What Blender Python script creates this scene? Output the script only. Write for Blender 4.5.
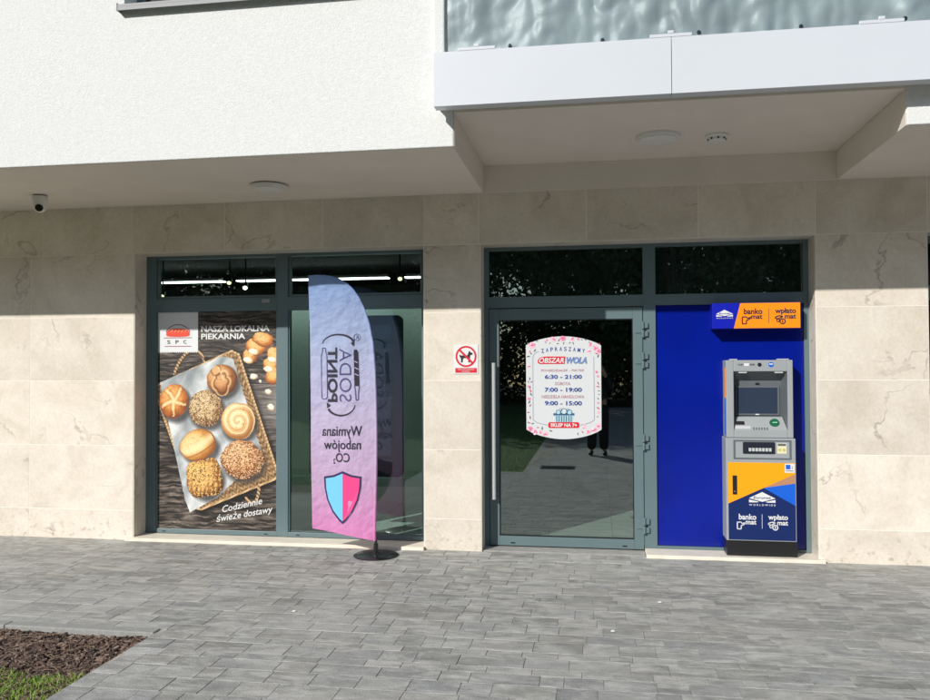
import bpy, bmesh, math, random
import numpy as np
from mathutils import Vector, noise as mnoise
R = math.radians
random.seed(7); rng = np.random.default_rng(7)
scene = bpy.context.scene
C = scene.collection
for o in list(bpy.data.objects): bpy.data.objects.remove(o)

# ------------------------------------------------------------------ camera
CAM = Vector((0.3527, -6.983, 1.6)); YAW, PIT, ROL = 0.15957, 0.02008, -0.003805; FPX = 812.1
rx_ = Vector((math.cos(YAW), math.sin(YAW), 0)); fw_ = Vector((-math.sin(YAW), math.cos(YAW), 0)); up_ = Vector((0, 0, 1))
FW = fw_*math.cos(PIT)+up_*math.sin(PIT); UP0 = -fw_*math.sin(PIT)+up_*math.cos(PIT)
RT = rx_*math.cos(ROL)+UP0*math.sin(ROL); UP = -rx_*math.sin(ROL)+UP0*math.cos(ROL)
cam = bpy.data.cameras.new('camera'); co = bpy.data.objects.new('camera', cam); C.objects.link(co)
from mathutils import Matrix
m3 = Matrix((RT, UP, -FW)).transposed()
co.matrix_world = Matrix.Translation(CAM) @ m3.to_4x4()
cam.sensor_width = 36; cam.lens = 36*FPX/930; cam.clip_start = 0.02; cam.clip_end = 500
scene.camera = co
def at(u, v, y):
    """photo pixel -> point on the vertical plane at distance y from the stone face"""
    d = FW + RT*((u-465)/FPX) - UP*((v-350)/FPX)
    return CAM + d*((y-CAM.y)/d.y)

# ------------------------------------------------------------------ light
SUN = Vector((0.61, 1.0, -0.668)).normalized()
w = bpy.data.worlds.new('World'); scene.world = w; w.use_nodes = True
nt = w.node_tree; bg = nt.nodes['Background']
sky = nt.nodes.new('ShaderNodeTexSky'); sky.sky_type = 'NISHITA'; sky.sun_disc = False
sky.sun_elevation = math.asin(-SUN.z); sky.sun_rotation = math.atan2(-SUN.x, -SUN.y)
sky.air_density = 1.0; sky.dust_density = 0.6
nt.links.new(sky.outputs[0], bg.inputs[0]); bg.inputs[1].default_value = 0.10
sl = bpy.data.lights.new('sun', 'SUN'); so = bpy.data.objects.new('sun', sl); C.objects.link(so)
sl.energy = 4.5; sl.angle = R(0.53); sl.color = (1.0, 0.967, 0.915)
so.rotation_euler = SUN.to_track_quat('-Z', 'Y').to_euler(); so.location = (-6, -12, 9)
vs = scene.view_settings; vs.view_transform = 'Standard'; vs.look = 'None'; vs.exposure = 0.0; vs.gamma = 1; vs.use_curve_mapping = False
scene.render.engine = 'CYCLES'

# ------------------------------------------------------------------ helpers
def lin(c):
    c = np.asarray(c, float)/255.0
    return np.where(c <= .04045, c/12.92, ((c+.055)/1.055)**2.4)
def s3(r, g, b, k=1.0):
    return tuple(float(x)*k for x in lin((r, g, b)))
MATS = {}
def mat(name, col, rough=.6, metal=0, spec=.5, var=0, vscale=8, bump=0, bscale=60, emit=None, coat=0):
    m = bpy.data.materials.new(name); m.use_nodes = True; n = m.node_tree.nodes; l = m.node_tree.links
    p = n['Principled BSDF']; p.inputs['Base Color'].default_value = (*col, 1); p.inputs['Roughness'].default_value = rough
    p.inputs['Metallic'].default_value = metal; p.inputs['Specular IOR Level'].default_value = spec; p.inputs['Coat Weight'].default_value = coat
    if emit: p.inputs['Emission Color'].default_value = (*emit[0], 1); p.inputs['Emission Strength'].default_value = emit[1]
    if var or bump:
        tc = n.new('ShaderNodeTexCoord')
    if var:
        nz = n.new('ShaderNodeTexNoise'); nz.inputs['Scale'].default_value = vscale; nz.inputs['Detail'].default_value = 6
        l.new(tc.outputs['Object'], nz.inputs['Vector'])
        rp = n.new('ShaderNodeMapRange'); rp.inputs['From Min'].default_value = .3; rp.inputs['From Max'].default_value = .7
        rp.inputs['To Min'].default_value = 1-var; rp.inputs['To Max'].default_value = 1+var; l.new(nz.outputs['Fac'], rp.inputs['Value'])
        mx = n.new('ShaderNodeVectorMath'); mx.operation = 'SCALE'; mx.inputs[0].default_value = col
        l.new(rp.outputs[0], mx.inputs['Scale']); l.new(mx.outputs[0], p.inputs['Base Color'])
    if bump:
        nb = n.new('ShaderNodeTexNoise'); nb.inputs['Scale'].default_value = bscale; nb.inputs['Detail'].default_value = 5
        l.new(tc.outputs['Object'], nb.inputs['Vector'])
        b = n.new('ShaderNodeBump'); b.inputs['Strength'].default_value = bump; b.inputs['Distance'].default_value = .01
        l.new(nb.outputs['Fac'], b.inputs['Height']); l.new(b.outputs[0], p.inputs['Normal'])
    MATS[name] = m
    return m
def attr_mat(name, attr='Col', rough=.5, coat=0, grain=0, gscale=30, bump=0, bscale=40):
    m = mat(name, (1, 1, 1), rough, coat=coat, bump=bump, bscale=bscale); n = m.node_tree.nodes; l = m.node_tree.links
    a = n.new('ShaderNodeVertexColor'); a.layer_name = attr
    p = n['Principled BSDF']
    if grain:
        tc = n.new('ShaderNodeTexCoord'); nz = n.new('ShaderNodeTexNoise'); nz.inputs['Scale'].default_value = gscale; nz.inputs['Detail'].default_value = 8
        l.new(tc.outputs['Object'], nz.inputs['Vector'])
        rp = n.new('ShaderNodeMapRange'); rp.inputs['From Min'].default_value = .3; rp.inputs['From Max'].default_value = .7
        rp.inputs['To Min'].default_value = 1-grain; rp.inputs['To Max'].default_value = 1+grain; l.new(nz.outputs['Fac'], rp.inputs['Value'])
        mx = n.new('ShaderNodeVectorMath'); mx.operation = 'SCALE'; l.new(a.outputs['Color'], mx.inputs[0]); l.new(rp.outputs[0], mx.inputs['Scale'])
        l.new(mx.outputs[0], p.inputs['Base Color'])
    else: l.new(a.outputs['Color'], p.inputs['Base Color'])
    return m

def world_origin(p):
    o = Vector((0, 0, 0))
    while p is not None:
        o = o + p.location; p = p.parent
    return o
class MB:
    def __init__(s): s.v = []; s.f = []; s.m = []; s.c = []
    def face(s, pts, m=0, c=None):
        i = len(s.v); s.v += [tuple(p) for p in pts]; s.f.append(tuple(range(i, i+len(pts)))); s.m.append(m); s.c.append(c); return s
    def box(s, x0, x1, y0, y1, z0, z1, m=0):
        i = len(s.v)
        s.v += [(x, y, z) for x in (x0, x1) for y in (y0, y1) for z in (z0, z1)]
        for q in ((0, 1, 3, 2), (4, 6, 7, 5), (0, 4, 5, 1), (2, 3, 7, 6), (0, 2, 6, 4), (1, 5, 7, 3)):
            s.f.append(tuple(i+k for k in q)); s.m.append(m); s.c.append(None)
        return s
    def prism(s, poly, y0, y1, m=0):
        """polygon of (x,z) extruded from y0 (front) to y1"""
        i = len(s.v); n = len(poly)
        s.v += [(x, y0, z) for x, z in poly] + [(x, y1, z) for x, z in poly]
        s.f.append(tuple(i+k for k in range(n))); s.f.append(tuple(i+n+k for k in reversed(range(n))))
        s.m += [m, m]; s.c += [None, None]
        for k in range(n):
            s.f.append((i+k, i+n+k, i+n+(k+1) % n, i+(k+1) % n)); s.m.append(m); s.c.append(None)
        return s
    def hprism(s, poly, z0, z1, m=0):
        i = len(s.v); n = len(poly)
        s.v += [(x, y, z0) for x, y in poly] + [(x, y, z1) for x, y in poly]
        s.f.append(tuple(i+n+k for k in range(n))); s.f.append(tuple(i+k for k in reversed(range(n))))
        s.m += [m, m]; s.c += [None, None]
        for k in range(n):
            s.f.append((i+k, i+(k+1) % n, i+n+(k+1) % n, i+n+k)); s.m.append(m); s.c.append(None)
        return s
    def tube(s, pts, rad, n=10, m=0, cap=True):
        pts = [Vector(p) for p in pts]; rr = rad if isinstance(rad, (list, tuple)) else [rad]*len(pts)
        i = len(s.v)
        for k, p in enumerate(pts):
            d = (pts[min(k+1, len(pts)-1)]-pts[max(k-1, 0)]).normalized()
            a = d.cross(Vector((0, 0, 1)) if abs(d.z) < .9 else Vector((1, 0, 0))).normalized(); b = d.cross(a)
            for j in range(n):
                t = 2*math.pi*j/n; s.v.append(tuple(p+(a*math.cos(t)+b*math.sin(t))*rr[k]))
        for k in range(len(pts)-1):
            for j in range(n):
                s.f.append((i+k*n+j, i+k*n+(j+1) % n, i+(k+1)*n+(j+1) % n, i+(k+1)*n+j)); s.m.append(m); s.c.append(None)
        if cap:
            s.f.append(tuple(i+j for j in reversed(range(n)))); s.m.append(m); s.c.append(None)
            e = i+(len(pts)-1)*n; s.f.append(tuple(e+j for j in range(n))); s.m.append(m); s.c.append(None)
        return s
    def lathe(s, prof, cx, cy, n=32, m=0, axis='z', cz=0):
        """prof = [(r, h)]"""
        i = len(s.v)
        for r, h in prof:
            for j in range(n):
                t = 2*math.pi*j/n; a, b = r*math.cos(t), r*math.sin(t)
                s.v.append((cx+a, cy+b, cz+h) if axis == 'z' else (cx+a, cy+h, cz+b))
        for k in range(len(prof)-1):
            for j in range(n):
                s.f.append((i+k*n+j, i+k*n+(j+1) % n, i+(k+1)*n+(j+1) % n, i+(k+1)*n+j)); s.m.append(m); s.c.append(None)
        if prof[0][0] > 1e-6: s.f.append(tuple(i+j for j in reversed(range(n)))); s.m.append(m); s.c.append(None)
        if prof[-1][0] > 1e-6:
            e = i+(len(prof)-1)*n; s.f.append(tuple(e+j for j in range(n))); s.m.append(m); s.c.append(None)
        return s
    def build(s, name, mats, parent=None, bevel=0, smooth=False, seg=2, recalc=True):
        me = bpy.data.meshes.new(name); off = world_origin(parent)
        me.from_pydata([(x-off.x, y-off.y, z-off.z) for x, y, z in s.v], [], s.f)
        for m in (mats if isinstance(mats, (list, tuple)) else [mats]): me.materials.append(m)
        me.polygons.foreach_set('material_index', s.m)
        if any(c is not None for c in s.c):
            ca = me.color_attributes.new('Col', 'FLOAT_COLOR', 'CORNER')
            buf = []
            for f, c in zip(s.f, s.c):
                c = c or (0.5, 0.5, 0.5); buf += [c[0], c[1], c[2], 1.0]*len(f)
            ca.data.foreach_set('color', buf)
        if recalc:
            bm = bmesh.new(); bm.from_mesh(me); bmesh.ops.recalc_face_normals(bm, faces=bm.faces); bm.to_mesh(me); bm.free()
        if smooth:
            me.polygons.foreach_set('use_smooth', [True]*len(me.polygons))
            try: me.set_sharp_from_angle(angle=R(40))
            except Exception: pass
        o = bpy.data.objects.new(name, me); C.objects.link(o)
        if parent: o.parent = parent
        if bevel:
            b = o.modifiers.new('bevel', 'BEVEL'); b.width = bevel; b.segments = seg; b.limit_method = 'ANGLE'; b.angle_limit = R(40)
        return o
def tag(o, label, cat, group=None, kind=None):
    if label: o['label'] = label
    if cat: o['category'] = cat
    if group: o['group'] = group
    if kind: o['kind'] = kind
    return o
def thing(name, loc, label, cat, group=None):
    o = bpy.data.objects.new(name, None); C.objects.link(o); o.location = loc; o.empty_display_size = .1
    return tag(o, label, cat, group)
def copy_tree(o, loc=None, label=None, parent=None):
    c = o.copy(); C.objects.link(c)
    if parent is not None: c.parent = parent
    if loc is not None: c.location = loc
    if label: c['label'] = label
    for ch in [k for k in bpy.data.objects if k.parent == o]: copy_tree(ch, parent=c)
    return c
def text_polys(body, bold=0.0, shear=0.0, spacing=1.0, res=3):
    cu = bpy.data.curves.new('lettering', 'FONT'); cu.body = body; cu.offset = bold; cu.shear = shear
    cu.space_character = spacing; cu.resolution_u = res; cu.align_x = 'CENTER'; cu.space_line = .8
    ob = bpy.data.objects.new('lettering', cu); C.objects.link(ob)
    dg = bpy.context.evaluated_depsgraph_get(); me = bpy.data.meshes.new_from_object(ob.evaluated_get(dg))
    vs_ = [tuple(v.co[:2]) for v in me.vertices]; fs = [tuple(p.vertices) for p in me.polygons]
    bpy.data.objects.remove(ob); bpy.data.curves.remove(cu); bpy.data.meshes.remove(me)
    a = np.array(vs_); a -= a.min(0); a /= a.max(0)
    return a, fs
def put_text(mb, body, x0, x1, z0, z1, y, m=0, bold=0.0, shear=0, spacing=1, rot=0, fn=None, mirror=False, turn=False):
    """letters stretched into the box x0..x1, z0..z1 on the plane y (or through fn(x,z)->point)"""
    a, fs = text_polys(body, bold, shear, spacing)
    if turn: a = np.stack([1-a[:, 1], a[:, 0]], 1)
    if mirror: a[:, 0] = 1-a[:, 0]
    X = x0+a[:, 0]*(x1-x0); Z = z0+a[:, 1]*(z1-z0)
    if rot:
        cx, cz = (x0+x1)/2, (z0+z1)/2; c, s_ = math.cos(rot), math.sin(rot)
        X, Z = cx+(X-cx)*c-(Z-cz)*s_, cz+(X-cx)*s_+(Z-cz)*c
    i = len(mb.v)
    mb.v += [tuple(fn(x, z)) if fn else (x, y, z) for x, z in zip(X, Z)]
    for f in fs: mb.f.append(tuple(i+k for k in f)); mb.m.append(m); mb.c.append(None)
def ring(mb, cx, cz, r0, r1, y, m=0, a0=0, a1=2*math.pi, n=40, ky=1.0, fn=None):
    for k in range(n):
        t0 = a0+(a1-a0)*k/n; t1 = a0+(a1-a0)*(k+1)/n
        P = [(cx+r*math.cos(t), cz+ky*r*math.sin(t)) for r, t in ((r0, t0), (r1, t0), (r1, t1), (r0, t1))]
        mb.face([fn(*p) if fn else (p[0], y, p[1]) for p in P], m)
def disc_pts(cx, cz, rx, rz=None, n=28, a0=0, a1=2*math.pi):
    rz = rz or rx
    return [(cx+rx*math.cos(a0+(a1-a0)*k/n), cz+rz*math.sin(a0+(a1-a0)*k/n)) for k in range(n)]
def flat(mb, pts, y, m=0, fn=None): mb.face([fn(*p) if fn else (p[0], y, p[1]) for p in pts], m)
def subtract(rects, hole):
    out = []
    for a, b, c, d in rects:
        h0, h1, k0, k1 = max(a, hole[0]), min(b, hole[1]), max(c, hole[2]), min(d, hole[3])
        if h0 >= h1-1e-6 or k0 >= k1-1e-6: out.append((a, b, c, d)); continue
        if a < h0-1e-6: out.append((a, h0, c, d))
        if h1 < b-1e-6: out.append((h1, b, c, d))
        if c < k0-1e-6: out.append((h0, h1, c, k0))
        if k1 < d-1e-6: out.append((h0, h1, k1, d))
    return out

# ------------------------------------------------------------------ materials
def stone_material():
    m = mat('beige_stone', (.5, .46, .4), .42, spec=.35); n = m.node_tree.nodes; l = m.node_tree.links; p = n['Principled BSDF']
    tc = n.new('ShaderNodeTexCoord'); a = n.new('ShaderNodeVertexColor'); a.layer_name = 'Col'
    ad = n.new('ShaderNodeVectorMath'); ad.operation = 'MULTIPLY_ADD'; ad.inputs[1].default_value = (37, 23, 31)
    l.new(a.outputs['Color'], ad.inputs[0]); l.new(tc.outputs['Object'], ad.inputs[2])
    n1 = n.new('ShaderNodeTexNoise'); n1.inputs['Scale'].default_value = 2.2; n1.inputs['Detail'].default_value = 7; n1.inputs['Roughness'].default_value = .6; n1.inputs['Distortion'].default_value = .8
    l.new(ad.outputs[0], n1.inputs['Vector'])
    r1 = n.new('ShaderNodeValToRGB'); e = r1.color_ramp.elements
    e[0].position = .28; e[0].color = (*s3(204, 195, 179), 1); e[1].position = .72; e[1].color = (*s3(228, 221, 208), 1)
    x = e.new(.5); x.color = (*s3(219, 210, 196), 1)
    l.new(n1.outputs['Fac'], r1.inputs[0])
    # fine grain
    n3 = n.new('ShaderNodeTexNoise'); n3.inputs['Scale'].default_value = 38; n3.inputs['Detail'].default_value = 8; n3.inputs['Roughness'].default_value = .7; l.new(ad.outputs[0], n3.inputs['Vector'])
    r3 = n.new('ShaderNodeMapRange'); r3.inputs[1].default_value = .3; r3.inputs[2].default_value = .7; r3.inputs[3].default_value = .90; r3.inputs[4].default_value = 1.07; l.new(n3.outputs['Fac'], r3.inputs[0])
    # sparse dark veins
    n2 = n.new('ShaderNodeTexNoise'); n2.inputs['Scale'].default_value = 1.35; n2.inputs['Detail'].default_value = 7; n2.inputs['Roughness'].default_value = .5; n2.inputs['Distortion'].default_value = .5
    ad2 = n.new('ShaderNodeVectorMath'); ad2.operation = 'ADD'; ad2.inputs[1].default_value = (11, 5, 3); l.new(ad.outputs[0], ad2.inputs[0]); l.new(ad2.outputs[0], n2.inputs['Vector'])
    s = n.new('ShaderNodeMath'); s.operation = 'SUBTRACT'; s.inputs[1].default_value = .5; l.new(n2.outputs['Fac'], s.inputs[0])
    ab = n.new('ShaderNodeMath'); ab.operation = 'ABSOLUTE'; l.new(s.outputs[0], ab.inputs[0])
    rv = n.new('ShaderNodeMapRange'); rv.inputs[1].default_value = 0; rv.inputs[2].default_value = .009; rv.inputs[3].default_value = 1; rv.inputs[4].default_value = 0; l.new(ab.outputs[0], rv.inputs[0])
    n4 = n.new('ShaderNodeTexNoise'); n4.inputs['Scale'].default_value = 1.9; n4.inputs['Detail'].default_value = 3; l.new(ad.outputs[0], n4.inputs['Vector'])
    r4 = n.new('ShaderNodeMapRange'); r4.inputs[1].default_value = .50; r4.inputs[2].default_value = .63; l.new(n4.outputs['Fac'], r4.inputs[0])
    mm = n.new('ShaderNodeMath'); mm.operation = 'MULTIPLY'; l.new(rv.outputs[0], mm.inputs[0]); l.new(r4.outputs[0], mm.inputs[1])
    mk = n.new('ShaderNodeMath'); mk.operation = 'MULTIPLY'; mk.inputs[1].default_value = .50; l.new(mm.outputs[0], mk.inputs[0])
    sc = n.new('ShaderNodeVectorMath'); sc.operation = 'SCALE'; l.new(r1.outputs[0], sc.inputs[0]); l.new(r3.outputs[0], sc.inputs['Scale'])
    # per-tile tint
    sx = n.new('ShaderNodeSeparateColor'); l.new(a.outputs['Color'], sx.inputs[0])
    rt = n.new('ShaderNodeMapRange'); rt.inputs[3].default_value = .90; rt.inputs[4].default_value = 1.05; l.new(sx.outputs[0], rt.inputs[0])
    sc2 = n.new('ShaderNodeVectorMath'); sc2.operation = 'SCALE'; l.new(sc.outputs[0], sc2.inputs[0]); l.new(rt.outputs[0], sc2.inputs['Scale'])
    mx = n.new('ShaderNodeMix'); mx.data_type = 'RGBA'; l.new(mk.outputs[0], mx.inputs['Factor']); l.new(sc2.outputs[0], mx.inputs['A']); mx.inputs['B'].default_value = (*s3(105, 90, 78), 1)
    # rusty splash specks low down on the wall
    sp = n.new('ShaderNodeSeparateXYZ'); l.new(tc.outputs['Object'], sp.inputs[0])
    rz = n.new('ShaderNodeMapRange'); rz.inputs[1].default_value = .02; rz.inputs[2].default_value = .30; rz.inputs[3].default_value = 1; rz.inputs[4].default_value = 0; l.new(sp.outputs[2], rz.inputs[0])
    n5 = n.new('ShaderNodeTexNoise'); n5.inputs['Scale'].default_value = 17; n5.inputs['Detail'].default_value = 6; l.new(tc.outputs['Object'], n5.inputs['Vector'])
    r5 = n.new('ShaderNodeMapRange'); r5.inputs[1].default_value = .56; r5.inputs[2].default_value = .70; r5.inputs[3].default_value = 0; r5.inputs[4].default_value = .55; l.new(n5.outputs['Fac'], r5.inputs[0])
    m5 = n.new('ShaderNodeMath'); m5.operation = 'MULTIPLY'; l.new(rz.outputs[0], m5.inputs[0]); l.new(r5.outputs[0], m5.inputs[1])
    mx5 = n.new('ShaderNodeMix'); mx5.data_type = 'RGBA'; l.new(m5.outputs[0], mx5.inputs['Factor']); l.new(mx.outputs['Result'], mx5.inputs['A']); mx5.inputs['B'].default_value = (*s3(138, 112, 84), 1)
    l.new(mx5.outputs['Result'], p.inputs['Base Color'])
    return m
STONE = stone_material()
GROUT = mat('pale_grout', s3(236, 232, 222), .8)
STUCCO = mat('white_stucco', (.73, .735, .725), .9, spec=.2, var=.05, vscale=55, bump=.55, bscale=140)
SOFFIT = mat('soffit_paint', (.75, .69, .615), .85, spec=.2, var=.03, vscale=3, bump=.25, bscale=120)
FRAME = mat('slate_aluminium', s3(94, 113, 117), .38, spec=.5, var=.05, vscale=2.5)
ALU = mat('white_composite', (.60, .628, .668), .35, spec=.5, var=.015, vscale=2)
WHITEP = mat('white_plastic', (.72, .71, .68), .45)
DARKGAP = mat('dark_gap', (.02, .02, .022), .8)
CHROME = mat('brushed_steel', (.62, .63, .63), .28, metal=1)
GREYMETAL = mat('grey_metal', (.36, .38, .39), .35, metal=.6)
SILL = mat('sill_stone', s3(226, 218, 202), .6, var=.06, vscale=9, bump=.15)
BLACK = mat('black_plastic', (.012, .012, .014), .35)
BLACKM = mat('black_powder_coat', (.012, .014, .014), .25, spec=.6)
NAVY = mat('navy_print', s3(20, 22, 60), .5); WHITE = mat('white_print', (.70, .70, .70), .5)
RED = mat('red_print', s3(205, 25, 45), .45); INK = mat('black_print', (.01, .01, .012), .5)
def glass(name, tint, base, rough=0.0, wav=.0):   # tinted see-through pane with a mirror coat
    m = bpy.data.materials.new(name); m.use_nodes = True; n = m.node_tree.nodes; l = m.node_tree.links
    n.remove(n['Principled BSDF']); out = n['Material Output']
    t = n.new('ShaderNodeBsdfTransparent'); t.inputs[0].default_value = (*tint, 1)
    g = n.new('ShaderNodeBsdfGlossy'); g.inputs['Roughness'].default_value = rough; g.inputs[0].default_value = (.9, .97, .97, 1)
    lw = n.new('ShaderNodeLayerWeight'); lw.inputs[0].default_value = .5; fr = n.new('ShaderNodeMath'); fr.operation = 'POWER'; fr.inputs[1].default_value = 5; l.new(lw.outputs['Facing'], fr.inputs[0])
    ma = n.new('ShaderNodeMath'); ma.operation = 'MULTIPLY_ADD'; ma.inputs[1].default_value = .9; ma.inputs[2].default_value = base; l.new(fr.outputs[0], ma.inputs[0])
    mx = n.new('ShaderNodeMixShader'); l.new(ma.outputs[0], mx.inputs[0]); l.new(t.outputs[0], mx.inputs[1]); l.new(g.outputs[0], mx.inputs[2])
    l.new(mx.outputs[0], out.inputs[0])
    if wav:
        tc = n.new('ShaderNodeTexCoord'); nz = n.new('ShaderNodeTexNoise'); nz.inputs['Scale'].default_value = 1.3; l.new(tc.outputs['Object'], nz.inputs[0])
        b = n.new('ShaderNodeBump'); b.inputs['Strength'].default_value = wav; b.inputs['Distance'].default_value = .01; l.new(nz.outputs['Fac'], b.inputs['Height']); l.new(b.outputs[0], g.inputs['Normal'])
    return m
GLASS = glass('shop_glass', (.82, .92, .90), .08, wav=.03)
GLASSD = glass('door_glass', (.82, .91, .89), .18, wav=.02)
GLASSB = glass('balcony_glass', (.955, .975, .98), .03)
DARKFILM = mat('dark_film', (.006, .008, .010), .06, spec=.6)

# ------------------------------------------------------------------ ground
def paver_material():
    m = attr_mat('concrete_pavers', rough=.85, grain=.16, gscale=9, bump=.35, bscale=90)
    n = m.node_tree.nodes; l = m.node_tree.links; p = n['Principled BSDF']
    # cloudy light and dark shading cast into the stones, wispy along the rows, shifted from stone to stone
    src = p.inputs['Base Color'].links[0].from_socket
    tc = n.new('ShaderNodeTexCoord'); a = n.new('ShaderNodeVertexColor'); a.layer_name = 'Col'
    sh = n.new('ShaderNodeVectorMath'); sh.operation = 'MULTIPLY_ADD'; sh.inputs[1].default_value = (9, 9, 9); l.new(a.outputs['Color'], sh.inputs[0]); l.new(tc.outputs['Object'], sh.inputs[2])
    def band(vec, scale, rough, lo, hi, x0, x1):
        mp = n.new('ShaderNodeMapping'); mp.inputs['Scale'].default_value = scale; l.new(vec, mp.inputs[0])
        nz = n.new('ShaderNodeTexNoise'); nz.inputs['Scale'].default_value = 1; nz.inputs['Detail'].default_value = 8; nz.inputs['Roughness'].default_value = rough; nz.inputs['Distortion'].default_value = .6; l.new(mp.outputs[0], nz.inputs[0])
        rp = n.new('ShaderNodeMapRange'); rp.inputs[1].default_value = lo; rp.inputs[2].default_value = hi; rp.inputs[3].default_value = x0; rp.inputs[4].default_value = x1; l.new(nz.outputs['Fac'], rp.inputs[0]); return rp.outputs[0]
    def mixto(src, fac, c):
        mx = n.new('ShaderNodeMix'); mx.data_type = 'RGBA'; l.new(fac, mx.inputs['Factor']); l.new(src, mx.inputs['A']); mx.inputs['B'].default_value = (*c, 1); return mx.outputs['Result']
    src = mixto(src, band(sh.outputs[0], (4, 11, 4), .68, .46, .66, 0, .85), (.52, .51, .475))
    src = mixto(src, band(sh.outputs[0], (5, 16, 7), .66, .50, .68, 0, .70), (.175, .176, .165))
    src = mixto(src, band(tc.outputs['Object'], (.9, 1.3, 1), .6, .50, .68, 0, .40), (.44, .435, .41))
    src = mixto(src, band(tc.outputs['Object'], (30, 75, 30), .7, .54, .70, 0, .6), (.52, .52, .50))
    src = mixto(src, band(tc.outputs['Object'], (60, 60, 60), .7, .60, .70, 0, .5), (.13, .135, .13))
    l.new(src, p.inputs['Base Color'])
    return m
PAVER = paver_material()
SAND = mat('joint_sand', (.38, .35, .30), .95, var=.25, vscale=6)
EARTH = mat('earth', (.06, .045, .035), .95, var=.3, vscale=20)
BED = (-14.0, -2.285, -4.9, -2.43)          # planting bed x0,x1,y0,y1 next to the pavement
LAWN = [(-40, -4.9), (-0.75, -4.9), (0.1, -11), (0.1, -40), (-40, -40)]
g = MB()
g.box(-60, 60, -60, 12, -.30, -.06)
tag(g.build('ground', EARTH), None, None, kind='structure')
def in_lawn(x, y): return y < -4.9 and x < (-0.75+(-4.9-y)*.139 if y > -11 else .1)
pv = MB(); j = .0012; bv = .0014
y = 0.0
row = 0
while y > -24:
    h = random.choice([.14, .16, .18, .10, .14, .09]) if y > -13 else .4
    x = -13.0+random.random()*.3
    while x < 11:
        wd = random.choice([.12, .16, .20, .20, .24, .26, .28, .32, .36]) if y > -13 else .8
        jl = random.choice([.0005, .0007, .0009, .0022]); jt = random.choice([.0005, .0008, .0015])
        x0, x1, y0, y1 = x+jl, x+wd-jl, y-h+jt, y-jt
        x += wd
        cxm, cym = (x0+x1)/2, (y0+y1)/2
        if BED[0] < cxm and x0 < BED[1] and y0 < BED[3]+.09 and cym > -5.2:
            if x1 > BED[1]+.03 and cym < BED[3]: x0 = max(x0, BED[1]+.004)
            elif y1 > BED[3]+.10 and cxm < BED[1]: y0 = max(y0, BED[3]+.093)
            elif cym > BED[3]+.02 and cxm > BED[1]: pass
            else: continue
        if in_lawn(cxm, cym): continue
        if x1-x0 < .02 or y1-y0 < .02: continue
        k = random.gauss(.30, .026)*(1.13 if random.random() < .10 else 1)*(.86 if random.random() < .12 else 1)
        wv = random.uniform(-.035, .03)
        c = (k*(1.0+wv*.6), k, k*(.93-wv))
        dz = random.uniform(-.0009, .0009)
        T = [(x0+bv, y0+bv, dz), (x1-bv, y0+bv, dz), (x1-bv, y1-bv, dz), (x0+bv, y1-bv, dz)]
        B = [(x0, y0, dz-.0022), (x1, y0, dz-.0022), (x1, y1, dz-.0022), (x0, y1, dz-.0022)]
        D_ = [(px, py, -.012) for px, py, _ in B]
        pv.face(T, 0, c)
        for q in range(4):
            r_ = (q+1) % 4
            pv.face([B[q], B[r_], T[r_], T[q]], 0, c); pv.face([D_[q], D_[r_], B[r_], B[q]], 0, c)
    y -= h; row += 1
# sand bed between the stones, kept out of the planting bed and the lawn
for a, b, c_, d in subtract(subtract([(-13, 11, -24, 0)], (-20, BED[1], BED[2], BED[3]+.01)), (-20, -.75, -24, -4.9)):
    pv.box(a, b, c_, d, -.05, -.0032, 1)
o = pv.build('pavement', [PAVER, SAND], recalc=False); tag(o, None, None, kind='structure')
KERB = mat('kerb_concrete', (.30, .30, .285), .9, var=.12, vscale=30, bump=.2)
k_ = MB(); xx = BED[1]
while xx > -13:
    k_.box(xx-.996, xx, BED[3], BED[3]+.085, -.2, .006); xx -= 1.0
tag(k_.build('kerb', KERB, bevel=.006), None, None, kind='structure')

# bark mulch (loose chips on dark soil)
b = MB(); nx, ny = 60, 60
def soil_h(x, y): return -.045+.022*mnoise.noise(Vector((x*3, y*3, 0)))+.01*mnoise.noise(Vector((x*11, y*11, 4)))
X0, X1, Y0, Y1 = -6.0, BED[1]-.002, -4.9, BED[3]-.002
for i in range(nx):
    for jj in range(ny):
        P = [(X0+(X1-X0)*(i+a)/nx, Y0+(Y1-Y0)*(jj+c)/ny) for a, c in ((0, 0), (1, 0), (1, 1), (0, 1))]
        b.face([(px, py, soil_h(px, py)) for px, py in P], 0)
for k in range(15000):
    if k < 9000: x = random.uniform(-3.7, X1-.01); yv = random.uniform(-3.5, Y1-.01)
    else: x = random.uniform(X0, X1-.01); yv = random.uniform(Y0, Y1-.01)
    L = random.choice([.012, .02, .028, .04])*random.uniform(.7, 1.4); W = L*random.uniform(.25, .6)
    a = random.uniform(0, 6.28); d = Vector((math.cos(a), math.sin(a), random.uniform(-.35, .35))); s_ = Vector((-math.sin(a), math.cos(a), random.uniform(-.4, .4)))
    c0 = Vector((x, yv, soil_h(x, yv)+random.uniform(.003, .022)))
    t = d.cross(s_).normalized()*random.uniform(.002, .005)
    col = random.choice([(.10, .062, .046), (.13, .082, .06), (.06, .04, .032), (.19, .13, .10), (.11, .07, .055), (.26, .19, .145)])
    v4 = [c0+d*L*.5+s_*W*.5*random.uniform(.4, 1), c0-d*L*.5+s_*W*.5*random.uniform(.5, 1), c0-d*L*.5-s_*W*.5, c0+d*L*.5-s_*W*.5*random.uniform(.5, 1)]
    b.face([q+t for q in v4], 1, col); 
    for q in range(4): b.face([v4[q]-t, v4[(q+1) % 4]-t, v4[(q+1) % 4]+t, v4[q]+t], 1, col)
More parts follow.
